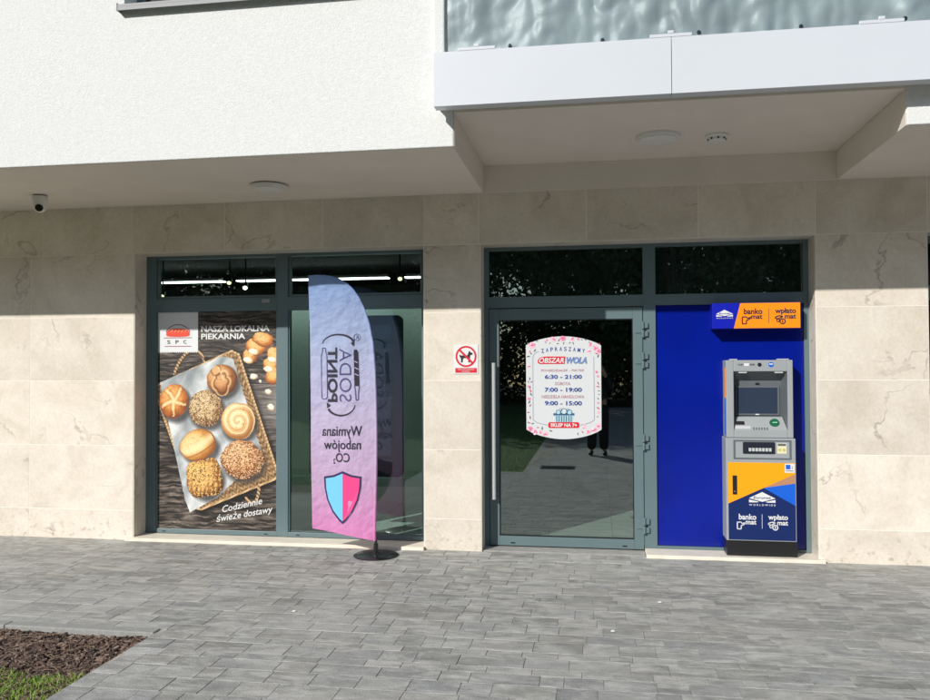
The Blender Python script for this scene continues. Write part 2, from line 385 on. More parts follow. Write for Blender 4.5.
for k in range(260):   # pale twigs and needles
    x = random.uniform(-3.6, X1-.03); yv = random.uniform(-3.3, Y1-.03); a = random.uniform(0, 6.28); L = random.uniform(.04, .12)
    p0 = Vector((x, yv, soil_h(x, yv)+.022)); p1 = p0+Vector((math.cos(a)*L, math.sin(a)*L, random.uniform(-.004, .012)))
    p1.x = min(p1.x, X1-.01); p1.y = min(p1.y, Y1-.01)
    i0 = len(b.f); b.tube([p0, (p0+p1)/2+Vector((0, 0, .006)), p1], .0016, 4, 1)
    for q in range(i0, len(b.f)): b.c[q] = (.25, .18, .12)
BARK = attr_mat('bark_chips', rough=.9)
tag(b.build('bark_mulch', [EARTH, BARK], recalc=False), None, None, kind='stuff')
o['label'] if 'label' in o else None
# grass
gr = MB()
def blade(x, y, z, h, lean):
    a = random.uniform(0, 6.28); wd = random.uniform(.0016, .0032); s_ = Vector((math.cos(a), math.sin(a), 0))*wd
    b_ = random.uniform(0, 6.28); d = Vector((math.cos(b_), math.sin(b_), 0))*lean*h
    p = Vector((x, y, z)); q = p+d*.35+Vector((0, 0, h*.6)); t = p+d+Vector((0, 0, h))
    k = random.random(); c = (.17+.16*k, .30+.20*k, .03+.035*k)
    if random.random() < .06: c = (.30, .26, .12)
    gr.face([p-s_, p+s_, q+s_*.7, q-s_*.7], 0, c); gr.face([q-s_*.7, q+s_*.7, t], 0, c)
def grass_edge(x): return -3.08+.10*mnoise.noise(Vector((x*4, 1, 0)))+.05*mnoise.noise(Vector((x*13, 1, 0)))
for k in range(24000):
    x = random.uniform(-3.9, X1-.005); yv = random.uniform(-4.2, -2.9)
    if yv > grass_edge(x)+random.gauss(0, .02): continue
    blade(x, yv, soil_h(x, yv), random.uniform(.016, .052), random.uniform(.2, 1.2))
for k in range(9000):
    x = random.uniform(-7, X1-.005); yv = random.uniform(-4.9, -3.6)
    blade(x, yv, -.05, random.uniform(.04, .09), .7)
for k in range(26000):
    yv = -4.9-random.random()**1.5*14; x = random.uniform(-16, .3)
    if in_lawn(x, yv): blade(x, yv, -.055, random.uniform(.06, .11), .7)
GRASS = attr_mat('grass_blades', rough=.6)
tag(gr.build('grass', GRASS, recalc=False), None, None, kind='stuff')
TURF = mat('turf', (.06, .12, .025), .95, var=.3, vscale=9, bump=.8, bscale=60)
tb = MB(); tb.hprism([(-40, -40), (.1, -40), (.1, -11), (-.75, -4.9), (-40, -4.9)], -.058, -.03); tag(tb.build('lawn', TURF), None, None, kind='structure')

# ------------------------------------------------------------------ building
XA, XB, XC, XD = -3.897, -1.135, -0.635, 2.1285; ZT = 2.665; ZS = 3.111; ZB = 3.342; D = 1.518; RV = .2
XE = 2.975
HOLES = [(XA, XB, -1, ZT), (XC, XD, -1, ZT), (XE, 6.0, -1, ZT)]
bld = thing('apartment_building', (0, 0, 0), 'white stucco apartment building with beige stone ground floor and deep overhang', 'building')
# stone cladding
st = MB()
def tilebox(a, b_, c, d):
    r_ = (random.random(), random.random(), random.random()); i0 = len(st.f); st.box(a+.0028, b_-.0028, 0.0, .02, c+.0028, d-.0028, 0)
    for q in range(i0, len(st.f)): st.c[q] = r_
rows = [(-.03, .273), (.273, .874), (.874, 1.477), (1.477, 2.074), (2.074, ZT), (ZT, ZS-.001)]
low = [-9.6, -8.07, -6.5, -4.97, XA, XB, XC, XD, XE]; top = [-9.47, -8.54, -7.62, -6.69, -5.76, -4.84, -3.92, -2.998, -2.065, -1.132, -.646, .280, 1.206, 2.133, 2.98, 3.9, 4.83, 5.75]
for z0, z1 in rows:
    ed = top if z0 > 2.6 else low
    for a, b_ in zip(ed[:-1], ed[1:]):
        for q in (subtract([(a, b_, z0, z1)], HOLES[0])):
            for q2 in subtract([q], HOLES[1]):
                for q3 in subtract([q2], HOLES[2]): tilebox(*q3)
for q in subtract(subtract(subtract([(-9.6, 6.2, -.1, ZS-.001)], HOLES[0]), HOLES[1]), HOLES[2]): st.box(q[0], q[1], .0015, .19, q[2], q[3], 1)
# stone reveals lining the openings (right and left sides and lintel undersides)
for x0, x1, _, zt in HOLES:
    for a, b_, c, d in ((x0+.001, x0+.006, -.02, zt-.001), (x1-.006, x1-.001, -.02, zt-.001), (x0+.006, x1-.006, zt-.006, zt-.001)):
        i0 = len(st.f); st.box(a, b_, .004, .30, c, d, 0)
        r_ = (random.random(), .3, .6)
        for q in range(i0, len(st.f)): st.c[q] = r_
st.build('stone_cladding', [STONE, GROUT], bld)
# projecting upper storeys: stucco fronts and smooth soffits
UW0, UW1, UWZ = -3.06, -1.15, 4.262   # upper window
up = MB()
ztop = 7.0
def front(x0, x1, z0, z1, hole=None):
    """one sheet with an optional window hole, its reveals and its returns, all sharing vertices"""
    bm_ = bmesh.new(); xs = [x0]+([hole[0], hole[1]] if hole else [])+[x1]; zs = [z0]+([hole[2], hole[3]] if hole else [])+[z1]
    vv = {(i, k, w_): bm_.verts.new((x, y_, z)) for i, x in enumerate(xs) for k, z in enumerate(zs) for w_, y_ in enumerate((-D, -D+.25))}
    nx_, nz2 = len(xs)-1, len(zs)-1
    solid = lambda i, k: 0 <= i < nx_ and 0 <= k < nz2 and not (hole and i == 1 and k == 1)
    for i in range(nx_):
        for k in range(nz2):
            if not solid(i, k): continue
            for w_ in (0, 1): bm_.faces.new([vv[i, k, w_], vv[i+1, k, w_], vv[i+1, k+1, w_], vv[i, k+1, w_]])
            for (di, dk, e0, e1) in ((-1, 0, (0, 0), (0, 1)), (1, 0, (1, 0), (1, 1)), (0, -1, (0, 0), (1, 0)), (0, 1, (0, 1), (1, 1))):
                if not solid(i+di, k+dk): bm_.faces.new([vv[i+e0[0], k+e0[1], 0], vv[i+e1[0], k+e1[1], 0], vv[i+e1[0], k+e1[1], 1], vv[i+e0[0], k+e0[1], 1]])
    bm_.verts.index_update(); o_ = len(up.v); up.v += [tuple(v_.co) for v_ in bm_.verts]
    for f_ in bm_.faces: up.f.append(tuple(o_+v_.index for v_ in f_.verts)); up.m.append(0); up.c.append(None)
    bm_.free()
front(-9.6, -.602, ZS, ztop, (UW0, UW1, UWZ, 5.9)); front(2.30, 6.2, ZS, ztop)
up.box(-.7, -.602, -D+.25, .30, ZS, ztop)
up.box(-.725, -.655, -D-.045, -D-.001, 3.70, ztop)
up.box(2.30, 2.40, -D+.25, .30, ZS, ztop)
up.box(-.602, 2.30, .02, .3, ZB+.16, ztop)
upo = up.build('upper_wall', STUCCO, bld, bevel=.006, seg=2)
sf = MB()
sf.box(-9.6, -.604, -D+.012, .02, ZS-.002, ZS+.05); sf.box(2.302, 6.2, -D+.012, .02, ZS-.002, ZS+.05)
sf.box(-.60, 2.298, -1.52, .05, ZB, ZB+.15)
sf.box(-.60, 2.298, -.012, .05, ZS-.004, ZB)
sf.box(-.6005, -.597, -D+.006, -.012, ZS, ZB-.002); sf.box(2.297, 2.3005, -D+.012, -.012, ZS, ZB-.002)
sf.build('soffit', SOFFIT, bld, bevel=.001)
# balcony
FYU = -1.69
bal = MB(); bal.box(-.695, 3.2, -1.62, -1.522, ZB+.018, ZB+.34); bal.box(-.60, 2.298, -1.52, .02, ZB+.152, ZB+.2)
balc = bal.build('balcony', SOFFIT, bld)
MB().box(-.705, 3.2, FYU, .02, 6.25, 6.6).build('added_shade_slab', STUCCO, bld, bevel=.004)  # unseen slab, added to keep sun off the wall behind the tarpaulin
FY = -1.69
for a, b_ in ((-.705, .8425), (.8465, 3.2)):
    MB().box(a, b_, FY, FY+.006, 3.336, 3.70).box(a, b_, FY+.006, -1.6, 3.336, 3.342).box(a, b_, FY+.006, -1.6, 3.694, 3.70).box(a, a+.006, FY+.006, -1.6, 3.342, 3.694).build('fascia_panel', ALU, balc, bevel=.0015)
for a, b_ in ((-.645, .8405), (.8485, 2.9)):
    MB().box(a, b_, FY+.016, FY+.028, 3.702, 4.75).build('glass_panel', GLASSB, balc, bevel=.001)
for u0, u1 in ((458, 495), (650, 692), (860, 905)):
    a = at(u0, 50, FY).x; b_ = at(u1, 50, FY).x
    MB().box(a, b_, FY-.002, FY+.014, 3.7005, 3.722).box((a+b_)/2-.018, (a+b_)/2+.018, FY-.004, FY+.012, 3.722, 3.742).build('glass_clamp', ALU, balc, bevel=.002)
# upper window
uf = MB()
uf.box(UW0, UW1, -D+.16, -D+.22, UWZ+.005, UWZ+.07).box(UW0, UW0+.07, -D+.16, -D+.22, UWZ+.07, 5.9).box(UW1-.07, UW1, -D+.16, -D+.22, UWZ+.07, 5.9).box(UW0+.07, UW1-.07, -D+.16, -D+.22, 5.83, 5.9).box(-2.14, -2.07, -D+.16, -D+.22, UWZ+.07, 5.83)
ufo = uf.build('upper_window', FRAME, bld, bevel=.004)
MB().box(UW0+.06, UW1-.06, -D+.18, -D+.19, UWZ+.06, 5.84).build('pane', DARKFILM, ufo)
MB().box(UW0-.025, UW1+.025, -D-.055, -D+.16, 4.240, 4.258).box(UW0-.025, UW1+.025, -D-.055, -D-.052, 4.212, 4.240).box(UW0-.032, UW0-.025, -D-.058, -D+.05, 4.212, 4.268).build('sill', mat('sill_zinc', (.27, .275, .28), .6, metal=.1), ufo, bevel=.001)

# --- shop window
F0 = RV; F1 = RV+.07
sw = MB()
sw.box(XA, -3.79, F0, F1, .03, ZT).box(-1.19, XB, F0, F1, .03, ZT).box(-2.576, -2.469, F0, F1, .03, ZT)
for a, b_ in ((-3.79, -2.576), (-2.469, -1.19)):
    sw.box(a, b_, F0, F1, 2.632, ZT).box(a, b_, F0, F1, 2.128, 2.252).box(a, b_, F0, F1, .03, .072)
    # opening sash of the transom
    sw.box(a+.005, b_-.005, F0+.012, F1-.01, 2.254, 2.276).box(a+.005, a+.022, F0+.012, F1-.01, 2.276, 2.63).box(b_-.022, b_-.005, F0+.012, F1-.01, 2.276, 2.63)
    sw.box(a, a+.012, F0+.01, F1, .072, 2.128).box(b_-.012, b_, F0+.01, F1, .072, 2.128)
swo = sw.build('shop_window', FRAME, bld, bevel=.002)
for a, b_ in ((-3.79, -2.576), (-2.469, -1.19)):
    MB().box(a+.004, b_-.004, F0+.026, F0+.034, 2.258, 2.628).build('pane', GLASS, swo)
    MB().box(a+.004, b_-.004, F0+.026, F0+.034, .074, 2.126).build('pane', GLASS, swo)
for xk in (-3.72, -2.70, -2.39):
    MB().box(xk, xk+.035, F0-.003, F0-.0002, .045, .053).build('drain_slot', BLACK, swo)
MB().box(-2.72, -2.64, F0-.012, F0-.0002, 2.20, 2.235).build('vent_handle', GREYMETAL, swo, bevel=.003)
MB().box(XA-.06, XB+.0, -.045, -.001, -.03, .028).box(XA+.002, XB-.002, -.001, F0-.001, -.03, .028).build('sill', SILL, swo, bevel=.004)

# --- entrance
en = MB()
en.box(XC, -.587, F0, F1, 0, ZT).box(.760, .866, F0, F1, 0, ZT).box(2.082, XD, F0, F1, 0, ZT)
en.box(-.587, .760, F0, F1, 2.116, 2.216).box(.866, 2.082, F0, F1, 2.122, 2.216)
en.box(-.587, .760, F0, F1, 2.634, ZT).box(.866, 2.082, F0, F1, 2.634, ZT).box(.866, 2.082, F0, F1, .0, .052)
eno = en.build('entrance_frame', FRAME, bld, bevel=.002)
for a, b_ in ((-.587, .760), (.866, 2.082)):
    MB().box(a+.002, b_-.002, F0+.026, F0+.034, 2.218, 2.632).build('transom_pane', GLASSD, eno)
BLUE = mat('blue_foil', s3(2, 24, 132), .22, spec=.4, var=.13, vscale=1.6, bump=.05, bscale=5)
MB().box(.868, 2.080, F0+.02, F0+.03, .054, 2.120).build('blue_panel', BLUE, eno)
MB().box(.760, 2.17, -.05, F0-.003, -.03, .028).build('sill', SILL, eno, bevel=.004)
MB().box(XC+.004, .756, .02, F0+.2, -.03, .006).build('threshold', mat('threshold_stone', (.33, .32, .30), .7, var=.15, vscale=14), eno, bevel=.003)
for xk in (.925, 1.33): MB().box(xk, xk+.035, F0-.003, F0-.0002, .016, .025).build('drain_slot', BLACK, eno)
dl = MB(); L0, L1, T0, T1 = -.583, .754, .016, 2.108
dl.box(L0, -.497, F0-.006, F1-.01, T0, T1).box(.672, L1, F0-.006, F1-.01, T0, T1).box(-.497, .672, F0-.006, F1-.01, T0, .100).box(-.497, .672, F0-.006, F1-.01, 2.008, T1)
dlo = dl.build('entrance_door', FRAME, bld, bevel=.003)
MB().box(-.499, .674, F0+.010, F0+.018, .098, 2.010).build('pane', GLASSD, dlo)
gk = MB()
for q in ((-.497, -.489, .1, 2.008), (.664, .672, .1, 2.008), (-.489, .664, .1, .108), (-.489, .664, 2.0, 2.008)): gk.box(q[0], q[1], F0-.004, F0+.009, q[2], q[3])
gk.build('gasket', BLACK, dlo)
hd = MB(); hx = at(494, 430, F0-.07).x
hd.tube([(hx, F0-.075, .43), (hx, F0-.075, 1.63)], .0165, 16)
for zz in (.53, 1.52): hd.tube([(hx, F0-.075, zz), (hx-.03, F0-.006, zz)], .009, 10)
hd.build('handle', mat('satin_steel', (.55, .56, .56), .35, metal=.35), dlo, smooth=True)
MB().box(-.556, -.534, F0-.012, F0-.006, .98, 1.04).lathe([(.009, 0), (.009, -.004), (0, -.004)], -.545, F0-.012, 14, 0, 'y', 1.012).build('lock', CHROME, dlo, bevel=.001)
for xk in (-.40, .57): MB().box(xk, xk+.04, F0-.009, F0-.0062, .036, .046).build('drain_slot', BLACK, dlo)
def hinge(z):
    h = MB()
    for s_ in (-1, 1):
        h.lathe([(.012, -.032), (.012, .032)], .757, F0-.022, 14, 0, 'z', z+s_*.036)
        h.box(.757, .800, F0-.020, F0-.002, z+s_*.036-.024, z+s_*.036+.024)
    h.box(.690, .757, F0-.014, F0-.007, z-.030, z+.012); h.box(.752, .776, F0-.026, F0-.004, z-.012, z+.012, 1)
    return h.build('hinge', [FRAME, BLACK], dlo, bevel=.003)
for z in (1.912, 1.645, .938, .222): hinge(z)
# next shop window to the right
rw = MB(); rw.box(XE, XE+.07, F0, F1, 0, ZT).box(XE+.07, 6, F0, F1, 2.6, ZT).box(XE+.07, 6, F0, F1, 2.13, 2.25).box(XE+.07, 6, F0, F1, 0, .07)
rwo = rw.build('side_window', FRAME, bld, bevel=.002)
MB().box(XE+.06, 6, F0+.03, F0+.04, .06, 2.62).build('pane', DARKFILM, rwo)
# interior
TILE = mat('floor_tile', (.60, .59, .54), .35, var=.05, vscale=3)
fl = MB(); xx = -7.9
while xx < 5.8:
    yy = .42
    while yy < 6:
        fl.box(xx+.002, xx+.598, yy+.002, yy+.598, -.03, .004); yy += .6
    xx += .6
fl.box(-8, 6, .28, 6, -.04, .001, 1)
fl.build('interior_floor', [TILE, mat('dark_grout', (.12, .12, .11), .9)], bld)
DIN = mat('interior_paint', (.10, .105, .105), .8, var=.05, vscale=2)
iw = MB(); iw.box(-8, 6, 6, 6.1, 0, 2.95).box(-8.1, -8, .3, 6, 0, 2.95).box(6, 6.1, .3, 6, 0, 2.95).box(-.98, -.9, .3, 6, 0, 2.95).box(.79, .85, .3, 6, 0, 2.95)
iw.build('interior_wall', DIN, bld)
MB().box(-8.1, 6.1, .3, 6.1, 2.95, 3.05).build('interior_ceiling', mat('dark_ceiling', (.02, .021, .022), .9), bld)
TEAL = mat('teal_partition', (.62, .82, .76), .5, var=.06, vscale=1.2)
MB().box(-5.6, -1.0, 3.6, 3.66, .004, 2.5).box(-5.6, -1.0, 3.56, 3.6, .004, .12).build('partition', TEAL, bld)
MB().box(.845, 2.10, F0+.05, F0+.06, 2.2, 2.64, 0).box(-.60, .79, F0+.09, F0+.10, 2.2, 2.64, 0).build('transom_screen', mat('mesh_screen', (.012, .014, .014), .7, var=.5, vscale=60), bld)

# ------------------------------------------------------------------ fittings under the overhang
def ceiling_lamp(x, y, z, r, label):
    t = thing('ceiling_lamp', (x, y, z), label, 'ceiling lamp')
    MB().lathe([(r, 0), (r, -.018), (r*.97, -.024), (r*.9, -.024)], x, y, 48, 0, 'z', z).build('rim', WHITEP, t, smooth=True)
    MB().lathe([(r*.9, -.02), (r*.88, -.036), (r*.7, -.046), (r*.35, -.051), (0.0001, -.052)], x, y, 48, 0, 'z', z).build('diffuser', mat('opal_diffuser', (.74, .73, .69), .3), t, smooth=True)
ceiling_lamp(-2.308, -.63, ZS-.012, .150, 'round white ceiling lamp under the low left overhang above the bakery poster')
ceiling_lamp(.831, -.70, ZB, .165, 'round white ceiling lamp under the balcony above the glass door')
t = thing('smoke_detector', (1.27, -.647, ZB), 'small round white smoke detector under the balcony beside a ceiling lamp', 'smoke detector')
MB().lathe([(.085, 0), (.085, -.014), (.078, -.022), (.066, -.024)], 1.27, -.647, 32, 0, 'z', ZB).build('base', WHITEP, t, smooth=True)
q = MB().lathe([(.066, -.024), (.062, -.042), (.045, -.050), (.0001, -.052)], 1.27, -.647, 32, 0, 'z', ZB)
for k in range(8):
    a = k*math.pi/4; q.box(1.27+.064*math.cos(a)-.006, 1.27+.064*math.cos(a)+.006, -.647+.064*math.sin(a)-.006, -.647+.064*math.sin(a)+.006, ZB-.040, ZB-.028, 1)
q.build('sensor', [WHITEP, BLACK], t, smooth=True)
cx, cy = -4.433, -.593; zc = ZS-.012
t = thing('security_camera', (cx, cy, zc), 'white dome security camera with black lens under the left overhang', 'security camera')
MB().lathe([(.062, 0), (.062, -.035), (.058, -.04), (.056, -.04)], cx, cy, 32, 0, 'z', zc).build('base', WHITEP, t, smooth=True)
prof = [(.056, -.04), (.057, -.065)]+[(.057*math.cos(a), -.085-.057*math.sin(a)) for a in np.linspace(0, math.pi/2*.99, 9)]
MB().lathe(prof, cx, cy, 32, 0, 'z', zc).build('housing', WHITEP, t, smooth=True)
ey = MB(); d = Vector((.42, -.80, -.42)).normalized(); c0 = Vector((cx, cy, zc-.087))
ey.tube([c0+d*.03, c0+d*.050, c0+d*.0605], [.036, .033, .030], 24); ey.build('lens', mat('lens_black', (.006, .006, .008), .12), t, smooth=True)

# tarpaulin tied behind the balcony glass
tp = MB(); nx, nz_ = 190, 46; TX0, TX1 = -.63, 2.9
def tarp_pt(i, k):
    s_ = i/nx; r_ = k/nz_; x = TX0+(TX1-TX0)*s_
    lift = .020*abs(math.sin((x+.2)*math.pi/.62))**1.5+.010*mnoise.noise(Vector((x*5, 0, 2)))
    z = 3.716+lift*(1-r_)+r_*.98
    dro = math.exp(-r_*4)
    yo = .030*mnoise.noise(Vector((x*2.2, z*1.2, 0)))
    for kk, (fx, fz, am) in enumerate(((2.6, .5, .055), (7, 1.1, .034), (-6, 5, .024), (14, 9, .007))):
        n_ = mnoise.noise(Vector((x*fx+z*fz*.6, z*fz-x*fx*.4, 3+kk*7))); yo += am*(n_ if kk == 0 else .5-abs(n_))
    yo += .012*abs(math.sin((x+.2)*math.pi/.62))*dro*2
    return (x, FY+.075+max(yo, -.022), z)
pts = [[tarp_pt(i, k) for k in range(nz_+1)] for i in range(nx+1)]
base = len(tp.v); tp.v += [p for r_ in pts for p in r_]
for i in range(nx):
    for k in range(nz_):
        a = i*(nz_+1)+k; tp.f.append((a, a+nz_+1, a+nz_+2, a+1)); tp.m.append(0); tp.c.append(None)
TARP = mat('grey_tarpaulin', s3(146, 155, 156), .42, spec=.4, var=.16, vscale=3, bump=.15, bscale=30)
tt = thing('tarpaulin', ((TX0+TX1)/2, FY+.075, 3.73), 'wrinkled grey plastic tarpaulin tied behind the balcony glass', 'tarpaulin')
tp.build('sheet', TARP, tt, smooth=True)
for k in range(6):
    x = -.2+.62*k-.0; i = int((x-TX0)/(TX1-TX0)*nx)
    if 0 <= i <= nx:
        p = pts[i][1]; MB().lathe([(.006, 0), (.013, -.002), (.013, -.004), (.006, -.005)], p[0], p[1]-.004, 14, 0, 'y', p[2]+.012).build('grommet', BLACKM, tt)

# ------------------------------------------------------------------ bakery poster (printed picture, one grid cut up along its motifs)
PX0, PX1, PZ0, PZ1 = -3.812, -2.562, .060, 2.126; PY = F0+.018
NU, NV = 264, 436
U, V = np.meshgrid((np.arange(NU)+.5)/NU, (np.arange(NV)+.5)/NV)          # V runs downwards
GX = 54+U*280; GY = 160+V*508                                              # drawing units
def fbm(x, y, seed, oct_=5, gain=.5):
    r_ = np.random.default_rng(seed); out = np.zeros_like(x); amp = 1; tot = 0
    for o_ in range(oct_):
        n = 64; t_ = r_.random((n, n)); xi = np.floor(x).astype(int); yi = np.floor(y).astype(int); fx = x-xi; fy = y-yi
        fx = fx*fx*(3-2*fx); fy = fy*fy*(3-2*fy)
        a = t_[yi % n, xi % n]; b_ = t_[yi % n, (xi+1) % n]; c = t_[(yi+1) % n, xi % n]; d = t_[(yi+1) % n, (xi+1) % n]
        out += amp*((a*(1-fx)+b_*fx)*(1-fy)+(c*(1-fx)+d*fx)*fy); tot += amp; amp *= gain; x = x*2.03+5; y = y*2.03+9
    return out/tot
def mixc(a, b_, t_): t_ = np.clip(t_, 0, 1)[..., None]; return a*(1-t_)+b_*t_
def col(*c): return np.ones(U.shape+(3,))*np.array(c, float)
img = np.zeros(U.shape+(3,)); lab = np.zeros(U.shape, int)
# dark boards
pl = np.floor((GY+3*np.sin(GX/60))/36); g1 = fbm(GX/34+pl*7, GY/3.2+6*fbm(GX/50, GY/30, 5), 1, 5, .6)
wood = mixc(col(40, 34, 31), col(150, 136, 124), (g1-.34)*2.3)
wood *= (.75+.35*fbm(GX/80, GY/60, 2))[..., None]
wood = mixc(wood, col(165, 158, 154), np.clip((GX-240)/90, 0, 1)*np.exp(-((GY-375)/70)**2)*.75)
fr_ = (GY+3*np.sin(GX/60)) % 36; wood = mixc(wood, col(12, 11, 12), np.exp(-(fr_/1.3)**2)*.9)
kn = np.hypot((GX-100)/1.5, GY-650); wood = mixc(wood, col(150, 140, 130), .5*(np.sin(kn*1.1) > .3)*np.exp(-(kn/11)**2))
img[:] = wood
def poly_d(pts):
    """signed distance, >0 inside, for a convex polygon given clockwise on the page"""
    d = np.full(U.shape, 1e9)
    for (x0, y0), (x1, y1) in zip(pts, pts[1:]+pts[:1]):
        ln = math.hypot(x1-x0, y1-y0); d = np.minimum(d, ((x1-x0)*(GY-y0)-(y1-y0)*(GX-x0))/ln)
    return d
# tray
TR = [(48, 334), (228, 249), (246, 258), (334, 534), (326, 548), (160, 622), (146, 618)]
dt = poly_d(TR)
sh = poly_d([(x+4, y_+7) for x, y_ in TR]); img = mixc(img, col(14, 12, 12), np.clip((sh+8)/12, 0, 1)*.75)
m = dt > 0
ang = (GX-48)*.93+(GY-334)*-.44; al = (GX*.32+GY*.95)
wick = mixc(col(112, 76, 42), col(206, 168, 118), .5+.5*np.sin(al/2.1+2.2*np.sin(ang/2.4))*np.cos(ang/3.0)); wick *= (.7+.5*fbm(GX/3, GY/3, 9))[..., None]
img[m] = wick[m]; lab[m] = 1
rim = m & (dt < 4.5); img[rim] = (mixc(col(176, 134, 86), col(226, 190, 140), .5+.5*np.sin((GX+GY*1.3)/2.0)))[rim]
for (x0, y0), (x1, y1), bow in (((98, 312), (166, 276), -42), ((290, 560), (262, 590), 22)):
    T_ = np.linspace(0, 1, 60); hx_ = x0+(x1-x0)*T_; hy_ = y0+(y1-y0)*T_+bow*np.sin(np.pi*T_)**.6; 
    if bow > 0: hx_ = hx_+6*np.sin(np.pi*T_)
    dd = np.min(np.hypot(GX[..., None]-hx_, GY[..., None]-hy_), -1); mm_ = dd < 3.0
    img[mm_] = (mixc(col(120, 84, 50), col(220, 184, 134), .5+.5*np.sin((GX-GY)/1.6)))[mm_]; lab[mm_] = 1
# cloth
CL = [(66, 324), (205, 264), (232, 270), (304, 512), (288, 540), (196, 592), (160, 628), (136, 628), (124, 596)]
dc = poly_d(CL)+3*(fbm(GX/14, GY/14, 22)-.5); m = dc > 0
fold = fbm((GX*.9+GY*.35)/26, (GY*.9-GX*.3)/46, 31, 4); cl = mixc(col(138, 146, 150), col(222, 224, 222), (fold-.28)*2.2)
cl = mixc(cl, col(120, 128, 134), np.exp(-(((GX-128)*.9+(GY-430)*-.25)/5)**2)*.3)
stripe = np.exp(-(((GX*.44+GY*.9-520) % 90-45)/1.2)**2); cl = mixc(cl, col(150, 158, 165), stripe*.25)
img[m] = cl[m]; lab[m] = 2
# logo patch
m = (GX < 153) & (GY < 254+1.2*np.sin(GX*1.4)); img[m] = (224, 226, 228); lab[m] = 3
# rolls
def roll(idx, cx_, cy_, rx, ry, a, base_, hi, dark, kind, sq=2.0):
    global img
    c, s_ = math.cos(a), math.sin(a); lx = ((GX-cx_)*c+(GY-cy_)*s_)/rx; ly = (-(GX-cx_)*s_+(GY-cy_)*c)/ry
    th = np.arctan2(ly, lx); wa = {'crumb': .34, 'cheese': .30, 'knot': .26, 'plain': .42}.get(kind, .13); wob = 1+wa*(fbm(np.cos(th)*1.6+9, np.sin(th)*1.6+idx*3.3+cx_*.1, 40+idx, 3)-.5)
    r_ = (np.abs(lx)**sq+np.abs(ly)**sq)**(1/sq)/wob
    sh_ = np.hypot((GX-cx_-5)/(rx+3), (GY-cy_-8)/(ry+3)); img = np.where(((lab == 2) | (lab == 1))[..., None], mixc(img, col(62, 58, 58), np.clip((1.12-sh_)*3.2, 0, .75)), img)
    m = r_ < 1
    h_ = np.sqrt(np.clip(1-r_**2, 0, 1)); l_ = np.clip(.02+.95*h_-.36*lx*r_-.42*ly*r_, 0, 1.2)
    n_ = fbm(GX/5, GY/5, 60+idx, 5, .6); f_ = fbm(GX/1.7, GY/1.7, 80+idx, 3, .6)
    c_ = mixc(col(*dark), col(*base_), l_*1.15); c_ = mixc(c_, col(*hi), np.clip(l_-.62, 0, 1)*2.0*(.5+n_))
    c_ = mixc(c_, col(*dark), np.clip((n_-.56)*2.2, 0, .6))
    if kind == 'kaiser':
        sw_ = np.abs(((th*5/(2*np.pi)+.22*r_+.1+.25*n_) % 1)-.5)*r_; c_ = mixc(c_, col(252, 224, 176), np.clip((.075-sw_)*16, 0, .85)*(r_ < .90)); c_ = mixc(c_, col(*dark), np.clip((.05-np.abs(sw_-.14))*9, 0, .4)); c_ = mixc(c_, col(210, 108, 34), np.clip((sw_-.22)*3, 0, .5))
    if kind == 'knot':
        k2 = np.hypot(lx*1.1+.05, (ly-.22)*.8); pet = np.abs(np.sin(th*2.5+1.1)); c_ = mixc(c_, col(238, 198, 142), np.exp(-((k2-.55-.14*pet)/.07)**2)*.8); c_ = mixc(c_, col(*dark), np.exp(-((k2-.42-.12*pet)/.06)**2)*.6); kk = np.hypot((lx+.42)/.30, (ly+.62)/.34); c_ = mixc(c_, col(226, 172, 110), np.clip((1-kk)*3, 0, .95)); c_ = mixc(c_, col(*dark), np.exp(-((kk-1.05)/.14)**2)*.6); c_ = mixc(c_, col(244, 208, 156), np.exp(-((lx-.45*ly-.12)/.07)**2)*(ly < .0)*(ly > -.8)*.7)
    if kind == 'seeds':
        sw_ = np.abs(((th*5/(2*np.pi)+.5*r_) % 1)-.5); c_ = mixc(c_, col(*dark), np.clip((.1-sw_)*8, 0, .6)); c_ = mixc(c_, col(70, 52, 36), (f_ > .60)*.75); c_ = mixc(c_, col(240, 218, 176), (f_ < .37)*.7)
    if kind == 'spiral':
        sp = np.abs(((th/(2*np.pi)-r_*2.6) % 1)-.5); c_ = mixc(c_, col(255, 234, 188), np.clip((.2-sp)*4.5, 0, .7)); c_ = mixc(c_, col(*dark), np.clip((sp-.40)*7, 0, .55))
    if kind == 'slash':
        c_ = mixc(c_, col(250, 226, 172), np.exp(-((ly-.12+.2*lx*lx)/.30)**2)*.75*(r_ < .93)); c_ = mixc(c_, col(*dark), np.exp(-((ly-.52+.2*lx*lx)/.05)**2)*.7)
    if kind == 'crumb':
        c_ = mixc(c_, col(118, 62, 30), (f_ > .57)*.8); c_ = mixc(c_, col(246, 210, 160), (f_ < .40)*.85)
    if kind == 'cheese':
        c_ = mixc(c_, col(70, 46, 24), (f_ > .585)*.85); st_ = np.abs(np.sin(GX/3.1+4*n_)*np.cos(GY/3.7+5*f_)); c_ = mixc(c_, col(250, 206, 118), (st_ > .62)*.8)
    img[m] = c_[m]; lab[m] = idx
